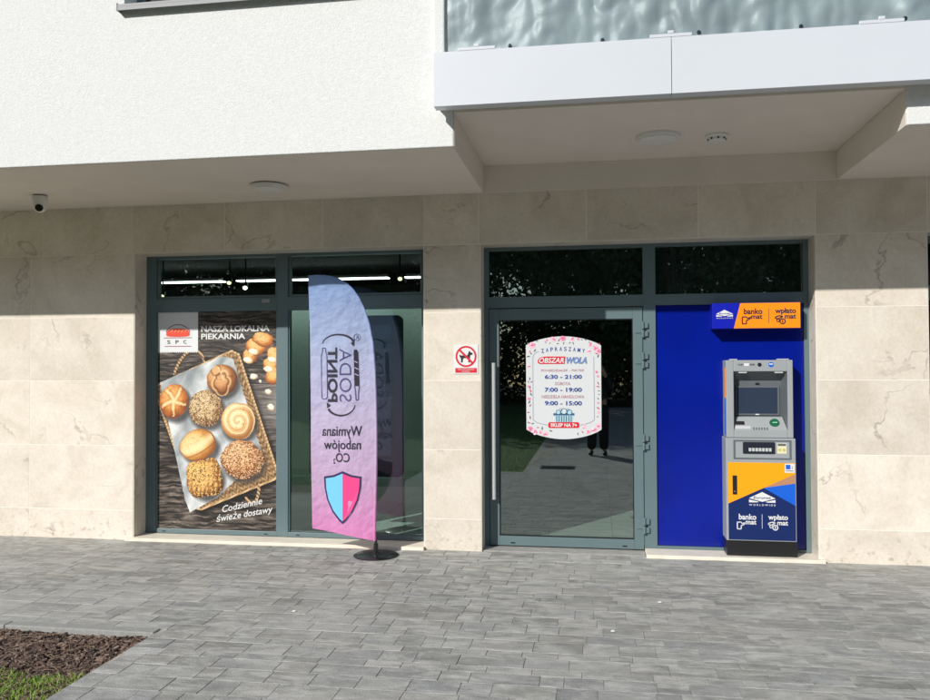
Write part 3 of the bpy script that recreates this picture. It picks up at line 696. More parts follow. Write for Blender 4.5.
rolls = [(4, 98, 368, 33, 40, .15, (226, 142, 58), (255, 206, 130), (140, 68, 20), 'kaiser', 2), (5, 207, 318, 33, 36, 0, (196, 124, 66), (240, 190, 130), (108, 58, 26), 'knot', 2.2),
         (6, 170, 385, 38, 42, 0, (206, 162, 104), (240, 212, 160), (126, 82, 44), 'seeds', 2), (7, 243, 414, 38, 42, 0, (236, 186, 116), (255, 226, 172), (168, 106, 50), 'spiral', 2.1),
         (8, 153, 470, 42, 35, -.55, (234, 170, 84), (255, 226, 166), (158, 88, 28), 'slash', 2.1), (9, 253, 503, 46, 44, .2, (204, 132, 74), (246, 200, 146), (120, 64, 30), 'crumb', 2.1),
         (10, 168, 546, 40, 43, -.16, (222, 150, 70), (252, 206, 120), (110, 60, 24), 'cheese', 3.4)]
for r_ in rolls: roll(*r_)
for idx, parts in ((11, ((270, 262, 16, 17, .3), (282, 243, 22, 19, .5), (298, 226, 24, 15, .35))), (12, ((324, 262, 16, 19, 0), (316, 284, 17, 15, .4), (322, 310, 17, 21, .4)))):
    for p_ in parts: roll(idx, *p_, (232, 150, 66), (255, 214, 140), (150, 74, 24), 'plain', 2.2)
    for p_ in parts[:2]: roll(idx, p_[0]-5, p_[1]+11, 11, 7, .3, (246, 226, 190), (255, 246, 226), (200, 160, 110), 'plain', 2)
for k, (x_, y_, r0) in enumerate(((278, 311, 9), (310, 346, 8), (316, 382, 9), (292, 322, 4))): roll(13+k, x_, y_, r0, r0*.8, .4*k, (236, 220, 194), (252, 246, 234), (170, 140, 110), 'plain', 2)
grey_ = img.mean(-1, keepdims=True); img = np.where((lab != 3)[..., None], (img*.84+grey_*.16-118)*1.10+116, img)
albedo = lin(np.clip(img, 4, 255))*.95
poster = thing('bakery_poster', ((PX0+PX1)/2, PY, PZ0), 'bakery poster of bread rolls in a wicker tray on dark boards filling the left window', 'poster')
PRINT = attr_mat('poster_print', rough=.45)
PL = {0: 'board_background', 1: 'wicker_tray', 2: 'linen_cloth', 3: 'logo_patch', 11: 'croissant_piece', 12: 'croissant_piece', 13: 'bread_crumb', 14: 'bread_crumb', 15: 'bread_crumb', 16: 'bread_crumb'}
for idx in range(17):
    ys, xs = np.nonzero(lab == idx)
    if len(ys) == 0: continue
    x0 = PX0+(PX1-PX0)*xs/NU; x1 = PX0+(PX1-PX0)*(xs+1)/NU; z1 = PZ1-(PZ1-PZ0)*ys/NV; z0 = PZ1-(PZ1-PZ0)*(ys+1)/NV
    n = len(ys); vv = np.empty((n, 4, 3)); off = world_origin(poster)
    vv[:, 0] = np.stack([x0, np.full(n, PY), z0], 1); vv[:, 1] = np.stack([x1, np.full(n, PY), z0], 1); vv[:, 2] = np.stack([x1, np.full(n, PY), z1], 1); vv[:, 3] = np.stack([x0, np.full(n, PY), z1], 1)
    vv -= np.array(off)
    me = bpy.data.meshes.new('print'); me.from_pydata(vv.reshape(-1, 3).tolist(), [], np.arange(n*4).reshape(n, 4).tolist())
    ca = me.color_attributes.new('Col', 'FLOAT_COLOR', 'CORNER'); cc = np.ones((n, 4, 4), np.float32); cc[:, :, :3] = albedo[ys, xs][:, None, :]; ca.data.foreach_set('color', cc.ravel())
    me.materials.append(PRINT); ob = bpy.data.objects.new(PL.get(idx, 'bread_roll'), me); C.objects.link(ob); ob.parent = poster
MB().box(PX0, PX1, PY+.0015, PY+.0035, PZ0, PZ1).build('backing', WHITE, poster)
def pz(X, Y): return (PX0+(PX1-PX0)*(X-54)/280, PZ1-(PZ1-PZ0)*(Y-160)/508)
def pbox(X0_, X1_, Y0_, Y1_): a = pz(X0_, Y1_); b_ = pz(X1_, Y0_); return a[0], b_[0], a[1], b_[1]
t_ = MB(); put_text(t_, 'NASZA LOKALNA', *pbox(160, 313, 193, 207), PY-.002, bold=.028); put_text(t_, 'PIEKARNIA', *pbox(160, 259, 211, 224), PY-.002, bold=.028); t_.build('title_lettering', WHITE, poster, recalc=False)
t_ = MB()
put_text(t_, 'Codziennie', *pbox(207, 298, 599, 614), PY-.002, bold=.008, shear=.35, rot=R(13)); put_text(t_, 'świeże dostawy', *pbox(194, 322, 618, 639), PY-.002, bold=.008, shear=.35, rot=R(11)); t_.build('script_lettering', WHITE, poster, recalc=False)
lg = MB()
bx_ = pz(107, 206); flat(lg, [(bx_[0]+.120*math.copysign(abs(math.cos(a))**.8, math.cos(a)), bx_[1]-.03+(.062 if math.sin(a) > 0 else .018)*math.copysign(abs(math.sin(a))**.7, math.sin(a))) for a in np.linspace(0, 2*math.pi, 40)[:-1]], PY-.002, 0)
for k in range(5): x_ = bx_[0]-.075+.035*k; flat(lg, [(x_, bx_[1]-.005), (x_+.008, bx_[1]-.005), (x_+.03, bx_[1]+.022), (x_+.02, bx_[1]+.025)], PY-.003, 2)
ring(lg, bx_[0], bx_[1]-.045, .128, .136, PY-.002, 1, R(22), R(158), 24, .86)
for Yl, h_ in ((220, 32), (240, 30)): a = pz(107-h_, Yl); b_ = pz(107+h_, Yl); flat(lg, [(a[0], a[1]-.003), (b_[0], a[1]-.003), (b_[0], a[1]+.003), (a[0], a[1]+.003)], PY-.002, 1)
for X_, ch in ((86, 'S'), (105, 'P'), (123, 'C')): put_text(lg, ch, *pbox(X_-3.5, X_+3.5, 225.5, 234), PY-.002, 3, bold=.015)
lg.build('bakery_logo', [mat('loaf_red', s3(222, 66, 36), .5), mat('logo_line', s3(150, 60, 90), .5), mat('loaf_cut', s3(248, 150, 110), .5), INK], poster, recalc=False)

# ------------------------------------------------------------------ display behind the second pane
TY = F0+.10
a = at(309, 476, TY); b_ = at(402, 315, TY); x0, x1, z0, z1 = a.x, b_.x, a.z, b_.z
tv = thing('advertising_display', ((x0+x1)/2, TY+.03, .02), 'tall dark advertising display with rounded corners behind the flag in the shop window', 'display')
rr = .05; pts_ = []
for cx_, cz_, a0 in ((x1-rr, z1-rr, 0), (x0+rr, z1-rr, 90), (x0+rr, z0+rr, 180), (x1-rr, z0+rr, 270)):
    pts_ += [(cx_+rr*math.cos(R(a0+15*k)), cz_+rr*math.sin(R(a0+15*k))) for k in range(7)]
MB().prism(pts_, TY, TY+.06).build('housing', BLACK, tv, bevel=.004)
a = at(320, 455, TY); b_ = at(391, 325, TY)
MB().box(a.x, b_.x, TY-.004, TY+.001, a.z, b_.z).build('screen', mat('screen_glass', (.05, .065, .11), .08, spec=.6), tv)
xm = (x0+x1)/2
MB().box(xm-.12, xm+.12, TY+.015, TY+.045, .03, z0+.01).box(xm-.3, xm+.3, TY-.02, TY+.25, .005, .03).build('stand', BLACK, tv, bevel=.004)

# ------------------------------------------------------------------ feather flag
FYP = -.29
def fl_y(x, z): return FYP+.012*math.sin(9*x+1.3*z)+.010*math.sin(3.1*z+5*x)+.006*mnoise.noise(Vector((x*6, z*3, 0)))+.0045*(.5-abs(mnoise.noise(Vector((x*11+z*5, z*4-x*6, 7)))))
def fpt(X, Y):  # photo pixel on the flag plane
    p = at(X, Y, FYP); return (p.x, p.z)
edge_r = [(308, 276), (318, 275.6), (329, 276.5), (338, 279), (346, 283.5), (353, 290), (359, 299), (364, 310), (368.5, 324), (372, 342), (374, 365), (375, 392), (375.5, 430), (375.5, 470), (375, 510), (375, 540.5)]
def right_x(zv):
    pr = [fpt(*p) for p in edge_r]
    for (xa, za), (xb, zb) in zip(pr[:-1], pr[1:]):
        if zb <= zv <= za: return xa+(xb-xa)*(za-zv)/max(za-zb, 1e-6)
    return pr[0][0] if zv > pr[0][1] else pr[-1][0]
ztop_, zbot = fpt(318, 275.6)[1], fpt(375, 540.5)[1]; xl0 = fpt(308, 276)[0]; xl1 = fpt(312, 531)[0]
pole_pts = [fpt(*p) for p in edge_r]
fm = MB(); nr, nc = 150, 44; grid = []
for r_ in range(nr+1):
    t0 = r_/nr
    zv = ztop_-(ztop_-zbot)*(t0**1.15); xl = xl0+(xl1-xl0)*t0; xr = max(right_x(zv), xl+.004) if r_ else xl+.09
    rowp = []
    for c in range(nc+1):
        s_ = c/nc; x = xl+(xr-xl)*s_; z = zv+(1-s_)*(t0**8)*.085
        rowp.append((x, fl_y(x, z), z))
    grid.append(rowp)
fm.v = [p for r_ in grid for p in r_]
for r_ in range(nr):
    for c in range(nc):
        a = r_*(nc+1)+c; fm.f.append((a, a+nc+1, a+nc+2, a+1)); fm.m.append(0); fm.c.append(None)
FLAGM = mat('flag_fabric', (1, 1, 1), .55, spec=.3, bump=1.0, bscale=11); [setattr(q.inputs['Distance'], 'default_value', .022) for q in FLAGM.node_tree.nodes if q.type == 'BUMP']; n = FLAGM.node_tree.nodes; l = FLAGM.node_tree.links
tc = n.new('ShaderNodeTexCoord'); sp = n.new('ShaderNodeSeparateXYZ'); l.new(tc.outputs['Object'], sp.inputs[0])
ma = n.new('ShaderNodeMath'); ma.operation = 'MULTIPLY_ADD'; ma.inputs[1].default_value = -.09; l.new(sp.outputs[0], ma.inputs[0]); l.new(sp.outputs[2], ma.inputs[2])
mr = n.new('ShaderNodeMapRange'); mr.inputs[1].default_value = .10; mr.inputs[2].default_value = 2.40; l.new(ma.outputs[0], mr.inputs[0])
rp = n.new('ShaderNodeValToRGB'); l.new(mr.outputs[0], rp.inputs[0]); e = rp.color_ramp.elements
e[0].position = 0; e[0].color = (*s3(234, 140, 200), 1); e[1].position = 1; e[1].color = (*s3(140, 170, 222), 1)
for ps, c in ((.10, (226, 152, 206)), (.25, (214, 180, 216)), (.5, (204, 194, 226)), (.74, (182, 194, 230))):
    x = e.new(ps); x.color = (*s3(*c), 1)
pf = n['Principled BSDF']
l.new(rp.outputs[0], pf.inputs['Base Color'])
tl_ = n.new('ShaderNodeBsdfTranslucent'); l.new(rp.outputs[0], tl_.inputs[0]); mxs = n.new('ShaderNodeMixShader'); mxs.inputs[0].default_value = .32
out = n['Material Output']; l.new(pf.outputs[0], mxs.inputs[1]); l.new(tl_.outputs[0], mxs.inputs[2]); l.new(mxs.outputs[0], out.inputs[0])
flag = thing('feather_flag', (-1.4925, FYP, 0), 'blue to pink feather flag with mirrored lettering on a round black base', 'flag')
bxp = fpt(375.3, 540)[0]
ff = fm.build('flag_cloth', FLAGM, flag, smooth=True)
pb = MB(); px_ = bxp+.004
pb.tube([(px_, FYP+.004, .02), (px_, FYP+.004, .10), (px_, FYP+.004, .19)], [.011, .011, .010], 10); pb.build('pole', BLACKM, flag, smooth=True)
sv_ = [(x, fl_y(x, z)+.004, z) for x, z in reversed(pole_pts)]
MB().tube(sv_, [.012]*3+[.0105]*(len(sv_)-6)+[.008, .007, .006], 10).build('pole_sleeve', FLAGM, flag, smooth=True)
MB().lathe([(.19, 0), (.19, .006), (.182, .011), (.03, .013), (.022, .02), (.020, .10), (0.0001, .10)], px_, FYP+.004, 56, 0, 'z', .0025).build('base', BLACKM, flag, smooth=True)
def ffn(x, z): return (x, fl_y(x, z)-.0036, z)
def fb(X0_, X1_, Y0_, Y1_): a = fpt(X0_, Y1_); b_ = fpt(X1_, Y0_); return a[0], b_[0], a[1], b_[1]
INKF = mat('flag_ink', s3(26, 20, 44), .6); THIN = mat('flag_outline', s3(70, 62, 112), .6)
t_ = MB()
for s_, q in (('Wymiana', (322, 362, 426, 439)), ('nabojów', (324, 361, 440, 452)), ('CO', (336, 350, 453, 462))): put_text(t_, s_, *fb(*q), 0, bold=.012, fn=ffn, mirror=True)
put_text(t_, '2', *fb(333.5, 335.8, 458.5, 463.5), 0, fn=ffn, mirror=True, bold=.01)
t_.build('slogan_lettering', INKF, flag, recalc=False)
t_ = MB(); put_text(t_, 'POINT', *fb(327.5, 337.5, 347.5, 402), 0, 0, bold=.03, fn=ffn, mirror=True, turn=True)
put_text(t_, 'SODA', *fb(339.5, 351.5, 348.5, 401.5), 0, 1, bold=-.008, fn=ffn, mirror=True, turn=True)
t_.build('name_lettering', [INKF, THIN], flag, recalc=False)
lg = MB()
def fpoly(pts, m_=0): flat(lg, [fpt(*p) for p in pts], 0, m_, fn=lambda x, z: (x, fl_y(x, z)-.0035, z))
def fline(pts, w0, w1=None, m_=0):
    for k in range(len(pts)-1):
        w_ = w0 if w1 is None else w0+(w1-w0)*k/(len(pts)-1); (xa, ya), (xb, yb) = pts[k], pts[k+1]; ln = math.hypot(xb-xa, yb-ya) or 1; nx_, ny_ = -(yb-ya)/ln*w_, (xb-xa)/ln*w_
        fpoly([(xa+nx_, ya+ny_), (xb+nx_, yb+ny_), (xb-nx_, yb-ny_), (xa-nx_, ya-ny_)], m_)
# gas cylinder icons
fpoly([(353.8, 352), (354.6, 349.5), (357, 349.5), (358.2, 352), (359.5, 386), (354.5, 386)]); fline([(354.8, 386), (355.6, 392), (356, 400), (358.3, 400), (358.6, 392), (359.4, 386)], .45, None, 1)
for k in range(5): fline([(354.6, 355+6.2*k), (358.6, 357+6.2*k)], .35, None, 2)
fline([(321.5, 398), (321, 356), (322, 352), (322.3, 348), (325.3, 348), (325.6, 352), (326.8, 356), (327.2, 397), (325.6, 399), (322.8, 399), (321.5, 398)], .4, None, 1)
# arrows
A1 = [(338.5-16.5*math.cos(a), 345-10.5*math.sin(a)) for a in np.linspace(.15, 2.75, 22)]; fline(A1, .35, 1.2); fpoly([(351, 343.6), (355, 338.8), (354.4, 346.6)])
A2 = [(341+14*math.cos(a), 404+11.5*math.sin(a)) for a in np.linspace(.1, 2.7, 22)]; fline(A2, .35, 1.2); fpoly([(326.4, 402), (331, 405.4), (327.2, 408.4)])
c0 = fpt(357.3, 337.2); ring(lg, c0[0], c0[1], .026, .030, 0, 1, n=20, fn=ffn)
put_text(lg, 'R', *fb(356, 358.6, 335.4, 339), 0, 1, fn=ffn, mirror=True)
lg.build('gas_cylinder_logo', [INKF, THIN, mat('flag_lilac', s3(190, 178, 220), .6)], flag, recalc=False)
lg = MB()
def shield(g_, cx_=343, top_=471): return [(cx_, top_), (cx_+9.5*g_, top_+4), (cx_+19*g_, top_+5.5), (cx_+18.6*g_, top_+16), (cx_+16*g_, top_+29), (cx_+10.5*g_, top_+41), (cx_+3.5*g_, top_+50), (cx_, top_+53)]
S1 = shield(1); S2 = shield(-1)
def inset(p, k): return [(343+(x-343)*k, 495+(y_-495)*k) for x, y_ in p]
fpoly(S1); fpoly(S2)
lgfn = lambda d_: (lambda x, z: (x, fl_y(x, z)-d_, z))
flat(lg, [fpt(*p) for p in inset(S1, .90)], 0, 1, fn=lgfn(.006)); flat(lg, [fpt(*p) for p in inset(S2, .90)], 0, 2, fn=lgfn(.006))
lg.build('shield_emblem', [mat('shield_outline', s3(40, 36, 84), .6), mat('shield_pink', s3(236, 60, 130), .6), mat('shield_blue', s3(110, 190, 232), .6)], flag, recalc=False)

# ------------------------------------------------------------------ no-dogs sign
a = at(454, 374, 0); b_ = at(478.3, 344.5, 0); x0, x1, z0, z1 = a.x, b_.x, a.z, b_.z; xm = (x0+x1)/2; wS = x1-x0; zc = z1-wS*.48
nd = thing('no_dogs_sign', (xm, 0, z0), 'small white no dogs sign with red ring on the stone pillar', 'sign')
MB().box(x0, x1, -.006, -.002, z0, z1).build('plate', WHITE, nd, bevel=.001)
dg = MB(); ring(dg, xm, zc, wS*.355, wS*.43, -.0075, 0, n=44)
dog = [(-.26, -.02), (-.27, .09), (-.20, .04), (.06, .05), (.10, .16), (.14, .24), (.18, .17), (.27, .14), (.26, .08), (.17, .05), (.16, -.06), (.15, -.24), (.09, -.24), (.10, -.08), (-.09, -.06), (-.13, -.12), (-.14, -.24), (-.21, -.24), (-.20, -.12), (-.22, -.05)]
dg.f.append(tuple(range(len(dg.v), len(dg.v)+len(dog)))); dg.v += [(xm+p[0]*wS, -.0085, zc+p[1]*wS) for p in dog]; dg.m.append(1); dg.c.append(None)
q = wS*.37/math.sqrt(2); e_ = wS*.03; flat(dg, [(xm-q-e_, zc+q-e_), (xm-q+e_, zc+q+e_), (xm+q+e_, zc-q+e_), (xm+q-e_, zc-q-e_)], -.0095, 0)
dg.build('prohibition_symbol', [RED, INK], nd, recalc=False)
cp = MB(); flat(cp, [(x0+wS*.06, z0+wS*.05), (x1-wS*.06, z0+wS*.05), (x1-wS*.06, z0+wS*.24), (x0+wS*.06, z0+wS*.24)], -.0075, 0)
put_text(cp, 'ZAKAZ WPROWADZANIA', x0+wS*.16, x1-wS*.16, z0+wS*.155, z0+wS*.205, -.0085, 1); put_text(cp, 'PSÓW', xm-wS*.16, xm+wS*.16, z0+wS*.075, z0+wS*.135, -.0085, 1)
cp.build('caption', [RED, WHITE], nd, recalc=False)

# ------------------------------------------------------------------ opening hours sticker on the door
SY = F0+.008
hs = thing('opening_hours_sign', (.07, SY, .965), 'white opening hours sticker with pink flower border on the glass door', 'sign')
def dp(X, Y): p = at(525+X/11.63, 335+Y/11.63, SY); return (p.x, p.z)      # drawing units of the sticker
def dbx(X0_, X1_, Y0_, Y1_): a = dp(X0_, Y1_); b_ = dp(X1_, Y0_); return a[0], b_[0], a[1], b_[1]
outl = [(10, 120)]+[(10+870*k/16, 120-105*math.sin(math.pi*min(1, max(0, k/16)))**.75) for k in range(1, 16)]+[(884, 120), (890, 1100)]+[(890-870*k/16, 1100+112*math.sin(math.pi*k/16)**.75) for k in range(1, 16)]+[(18, 1100)]
MB().prism([dp(*p) for p in outl], SY-.001, SY+.001).build('sheet', mat('sticker_white', (.60, .625, .64), .4), hs)
t_ = MB(); BLU = mat('sticker_blue', s3(28, 58, 140), .5); PNK = mat('sticker_brown', s3(170, 110, 120), .5)
word = 'ZAPRASZAMY'
for k, ch in enumerate(word):
    X_ = 205+k*(475/9); dY = 22*(((k-4.5)/4.5)**2); put_text(t_, ch, *dbx(X_-15, X_+15, 138+dY, 185+dY), SY-.003, 0, bold=.012, rot=-(k-4.5)*.03)
t_.build('greeting_lettering', BLU, hs, recalc=False)
for s_, Y_ in (('6:30 - 21:00', 487), ('7:00 - 19:00', 638), ('9:00 - 15:00', 795)):
    t_ = MB(); put_text(t_, s_, *dbx(230, 662, Y_-26, Y_+24), SY-.003, 0, bold=.03); t_.build('hours_lettering', BLU, hs, recalc=False)
for s_, Y_, x_0, x_1 in (('PONIEDZIAŁEK - PIĄTEK', 415, 190, 690), ('SOBOTA', 566, 350, 528), ('NIEDZIELA HANDLOWA', 718, 195, 690)):
    t_ = MB(); put_text(t_, s_, *dbx(x_0, x_1, Y_-18, Y_+18), SY-.003, 0, bold=.004); t_.build('day_lettering', PNK, hs, recalc=False)
t_ = MB(); fl_ = lambda pts, m_, d_=.003: flat(t_, [dp(*p) for p in pts], SY-d_, m_)
fl_([(150, 290), (175, 262), (235, 250), (470, 250), (462, 336), (170, 338), (146, 318)], 0); put_text(t_, 'OBSZAR', *dbx(165, 455, 264, 326), SY-.0045, 1, bold=.02, shear=.2)
put_text(t_, 'WOLA', *dbx(482, 722, 256, 334), SY-.003, 2, bold=.05, shear=.25); put_text(t_, 'WOLA', *dbx(488, 716, 262, 328), SY-.0045, 3, bold=.0, shear=.25)
t_.build('shop_logo', [RED, WHITE, BLU, mat('logo_blue_fill', s3(130, 160, 210), .5)], hs, recalc=False); t_ = MB()
fl_([(270, 1016+15), (285, 1014), (615, 1014), (632, 1028), (632, 1072), (618, 1082), (285, 1082), (270, 1070)], 0); put_text(t_, 'SKLEP NA 7+', *dbx(298, 606, 1028, 1068), SY-.0045, 1, bold=.03)
t_.build('ribbon', [RED, WHITE], hs, recalc=False)
# shopping basket drawing
t_ = MB()
fl_([(330, 910), (575, 910), (575, 935), (330, 935)], 0); fl_([(342, 935), (565, 935), (545, 1012), (362, 1012)], 1)
for k in range(7): x_ = 365+k*28; fl_([(x_, 938), (x_+9, 938), (x_+9, 1010), (x_, 1010)], 0)
for cx_, cy_, r0, m_ in ((388, 897, 24, 1), (452, 888, 30, 2), (518, 898, 26, 1), (418, 868, 14, 2), (498, 868, 13, 1)):
    t_.face([(dp(cx_+r0*math.cos(a), cy_+r0*math.sin(a))[0], SY-.003-.0004*m_, dp(cx_+r0*math.cos(a), cy_+r0*math.sin(a))[1]) for a in np.linspace(0, 2*math.pi, 18)[:-1]], m_)
    c0 = dp(cx_, cy_); k2 = r0*.00086; ring(t_, c0[0], c0[1], k2*.86, k2*1.06, SY-.0048, 0, n=18)
t_.build('basket_drawing', [mat('sticker_slate', s3(50, 84, 120), .5), mat('sticker_pale_blue', s3(160, 200, 215), .5), mat('sticker_grey', s3(196, 208, 214), .5)], hs, recalc=False)
# inner hairline and flowers
t_ = MB()
def hair(p0, p1, w_=2.6):
    ln = math.hypot(p1[0]-p0[0], p1[1]-p0[1]); nx_, ny_ = -(p1[1]-p0[1])/ln*w_, (p1[0]-p0[0])/ln*w_; fl_([(p0[0]+nx_, p0[1]+ny_), (p1[0]+nx_, p1[1]+ny_), (p1[0]-nx_, p1[1]-ny_), (p0[0]-nx_, p0[1]-ny_)], 4, .0022)
for p0, p1 in (((92, 260), (95, 985)), ((92, 260), (110, 215)), ((110, 215), (160, 190)), ((800, 250), (808, 985)), ((95, 985), (140, 1020)), ((140, 1020), (265, 1050)), ((808, 985), (760, 1020)), ((760, 1020), (640, 1050))): hair(p0, p1)
rf = random.Random(3)
spots = [(80, 120, 40), (60, 190, 14), (330, 45, 32), (440, 40, 34), (545, 50, 30), (620, 45, 16), (760, 110, 26), (820, 150, 32), (850, 190, 34), (740, 190, 26), (45, 365, 20), (830, 430, 18), (850, 480, 16), (45, 600, 20), (50, 740, 22), (60, 1090, 32), (110, 1130, 34), (235, 1150, 30), (180, 1130, 22), (850, 1060, 34), (800, 1110, 36), (735, 1130, 24), (690, 1080, 20), (690, 1050, 16), (855, 900, 18), (850, 790, 16), (250, 60, 16)]
for X_, Y_, r0 in spots:
    m_ = rf.choice([0, 0, 1, 1, 5])
    for k in range(5):
        a0 = k*2*math.pi/5+rf.random(); fl_([(X_+r0*.55*math.cos(a0)+r0*.5*math.cos(a), Y_+r0*.55*math.sin(a0)+r0*.42*math.sin(a)) for a in np.linspace(0, 2*math.pi, 9)[:-1]], m_ if k % 2 else rf.choice([0, 1]), .0024+.0003*k)
    fl_([(X_+r0*.22*math.cos(a), Y_+r0*.22*math.sin(a)) for a in np.linspace(0, 2*math.pi, 9)[:-1]], 2, .0045)
leafy = [(140, 70), (70, 215), (40, 250), (115, 180), (240, 85), (290, 95), (380, 100), (395, 60), (450, 95), (520, 90), (560, 95), (660, 55), (700, 50), (750, 85), (830, 215), (850, 245), (860, 100), (55, 510), (40, 545), (75, 545), (60, 610), (65, 650), (70, 690), (850, 560), (850, 600), (860, 650), (860, 690), (850, 740), (50, 780), (60, 820), (90, 1030), (45, 1020), (150, 1075), (200, 1085), (300, 1115), (860, 1060), (670, 1130), (615, 1150), (850, 850), (845, 950), (60, 960), (40, 900)]
for X_, Y_ in leafy:
    a = rf.uniform(0, 6.28); L_ = rf.uniform(15, 26); c, s_ = math.cos(a), math.sin(a)
    fl_([(X_+c*L_, Y_+s_*L_), (X_-s_*L_*.35, Y_+c*L_*.35), (X_-c*L_, Y_-s_*L_), (X_+s_*L_*.35, Y_-c*L_*.35)], rf.choice([3, 3, 2]), .0027)
t_.build('flower_border', [mat('petal_pink', s3(240, 178, 200), .5), mat('petal_rose', s3(226, 130, 165), .5), mat('flower_red', s3(180, 50, 80), .5), mat('leaf_slate', s3(60, 84, 90), .5), mat('hairline', s3(110, 120, 140), .5), mat('petal_pale', s3(246, 214, 224), .5)], hs, recalc=False)

# ------------------------------------------------------------------ cash machine
ATMG = mat('atm_grey', s3(150, 155, 158), .42, spec=.5, var=.03, vscale=6); ATMD = mat('atm_dark_grey', s3(92, 97, 102), .45, var=.04, vscale=6)
ATML = mat('atm_light_grey', s3(184, 188, 188), .4)
YEL = mat('decal_yellow', s3(240, 160, 6), .4); TAN = mat('decal_tan', s3(178, 130, 98), .4); BBL = mat('decal_blue', s3(14, 92, 205), .4); NVY = mat('decal_navy', s3(5, 34, 92), .4); ORG = mat('decal_orange', s3(250, 142, 12), .4); RBL = mat('decal_royal', s3(8, 24, 170), .35)
atm = thing('cash_machine', (1.66, .05, .028), 'grey cash machine with yellow and navy lower door against the blue panel', 'cash machine')
ATM_DEPTH = .652
UX0, UX1, UY = 1.408, 1.930, -.055; NX0, NX1, NZ0, NZ1 = 1.468, 1.886, 1.058, 1.548
ub = MB()
for q in subtract([(UX0, UX1, 1.0, 1.642)], (NX0, NX1, NZ0, NZ1)): ub.box(q[0], q[1], UY, .218, q[2], q[3])
ub.box(NX0, NX1, .12, .218, NZ0, NZ1)
ub.build('upper_housing', ATMG, atm, bevel=.006)
for q in ((UX0+.03, UX0+.09), (UX1-.12, UX1-.03)): MB().box(q[0], q[1], UY-.004, UY+.06, 1.6425, 1.652).build('top_cover', ATML, atm, bevel=.003)
# tapered niche surround
ni = MB(); I0, I1, J0, J1 = 1.492, 1.858, 1.168, 1.470; yf, yb = UY+.001, .10
fo = [(NX0, NZ0), (NX1, NZ0), (NX1, NZ1), (NX0, NZ1)]; bo = [(I0, J0), (I1, J0), (I1, J1), (I0, J1)]
for k in range(4):
    a, b_ = fo[k], fo[(k+1) % 4]; c, d = bo[k], bo[(k+1) % 4]
    if k == 0: continue
    ni.face([(a[0], yf, a[1]), (b_[0], yf, b_[1]), (d[0], yb, d[1]), (c[0], yb, c[1])], 0 if k != 2 else 1)
ni.face([(NX0, yf, NZ0), (NX1, yf, NZ0), (I1, yb-.05, J0), (I0, yb-.05, J0)], 2); ni.face([(I0, yb-.05, J0), (I1, yb-.05, J0), (I1, yb, J0+.002), (I0, yb, J0+.002)], 2)
ni.face([(x, yb, z) for x, z in bo], 0)
ni.build('screen_recess', [ATMD, ATMD, ATMG], atm)
MB().box(I0+.004, I1-.012, yb-.02, yb-.001, J0+.012, J1-.045).build('screen_bezel', ATMD, atm, bevel=.004)
MB().box(I0+.016, I1-.032, yb-.023, yb-.0195, J0+.028, J1-.058).build('screen', mat('atm_screen', (.03, .045, .075), .12, spec=.5), atm)
MB().box(I0+.16, I0+.19, yb-.022, yb-.02, J0+.016, J0+.024).build('screen_badge', WHITE, atm)
def shelf(X, Y): # a point on the sloping shelf under the screen; X across, Y 0..1 up the slope
    return Vector((X, yf+(yb-.05-yf)*Y, NZ0+(J0-NZ0)*Y))
def shelf_box(name, X0_, X1_, Y0_, Y1_, h_, m_):
    nrm = Vector((0, -(J0-NZ0), (yb-.05-yf))).normalized(); nrm = nrm if nrm.y < 0 else -nrm
    P = [shelf(X0_, Y0_), shelf(X1_, Y0_), shelf(X1_, Y1_), shelf(X0_, Y1_)]; mb_ = MB(); mb_.face([p+nrm*h_ for p in P]); 
    for k in range(4): mb_.face([P[k], P[(k+1) % 4], P[(k+1) % 4]+nrm*h_, P[k]+nrm*h_])
    return mb_.build(name, m_, atm)
shelf_box('receipt_slot', 1.488, 1.555, .42, .66, .004, BLACK); shelf_box('slot_surround', 1.478, 1.600, .10, .30, .006, ATML)
for k in range(6): shelf_box('vent_rib', 1.618+.021*k, 1.630+.021*k, .06, .22, .003, ATMD)
c0 = shelf(1.792, .55); rd = MB(); rd.tube([c0+Vector((0, .004, -.002)), c0+Vector((0, -.012, .006))], [.042, .036], 28); rd.build('card_reader', mat('reader_green', s3(24, 92, 60), .25), atm, smooth=True)
MB().box(1.774, 1.812, c0.y-.016, c0.y-.010, c0.z+.004, c0.z+.011).build('card_slot', mat('slot_pale_green', s3(150, 220, 180), .4), atm)
fb_ = MB(); put_text(fb_, 'CASH', 1.502, 1.545, 1.598, 1.612, UY-.002, 0, bold=.02); flat(fb_, [(1.55, 1.594), (1.59, 1.594), (1.59, 1.616), (1.55, 1.616)], UY-.002, 1); flat(fb_, [(1.596, 1.598), (1.634, 1.598), (1.634, 1.612), (1.596, 1.612)], UY-.002, 2)
fb_.build('header_marks', [INK, WHITE, ATMD], atm, recalc=False)
MB().lathe([(.016, 0), (.016, -.004), (0.0001, -.006)], 1.672, UY, 20, 0, 'y', 1.604).build('camera_window', BLACK, atm, smooth=True)
MB().lathe([(.021, 0), (.021, -.002), (.0001, -.002)], 1.762, UY, 24, 0, 'y', 1.604).build('round_sticker', BBL, atm, smooth=True)
MB().box(1.748, 1.776, UY-.0035, UY-.0022, 1.604, 1.613).build('sticker_mark', WHITE, atm)
for x_ in (1.508, 1.790): MB().box(x_, x_+.065, UY+.006, UY+.04, NZ1-.014, NZ1-.003).build('niche_lamp', ATML, atm, bevel=.002)
MB().box(1.655, 1.685, yb-.016, yb-.002, J1-.03, J1-.018).build('camera_eye', BLACK, atm)
LX0, LX1, LY = 1.396, 1.938, -.105
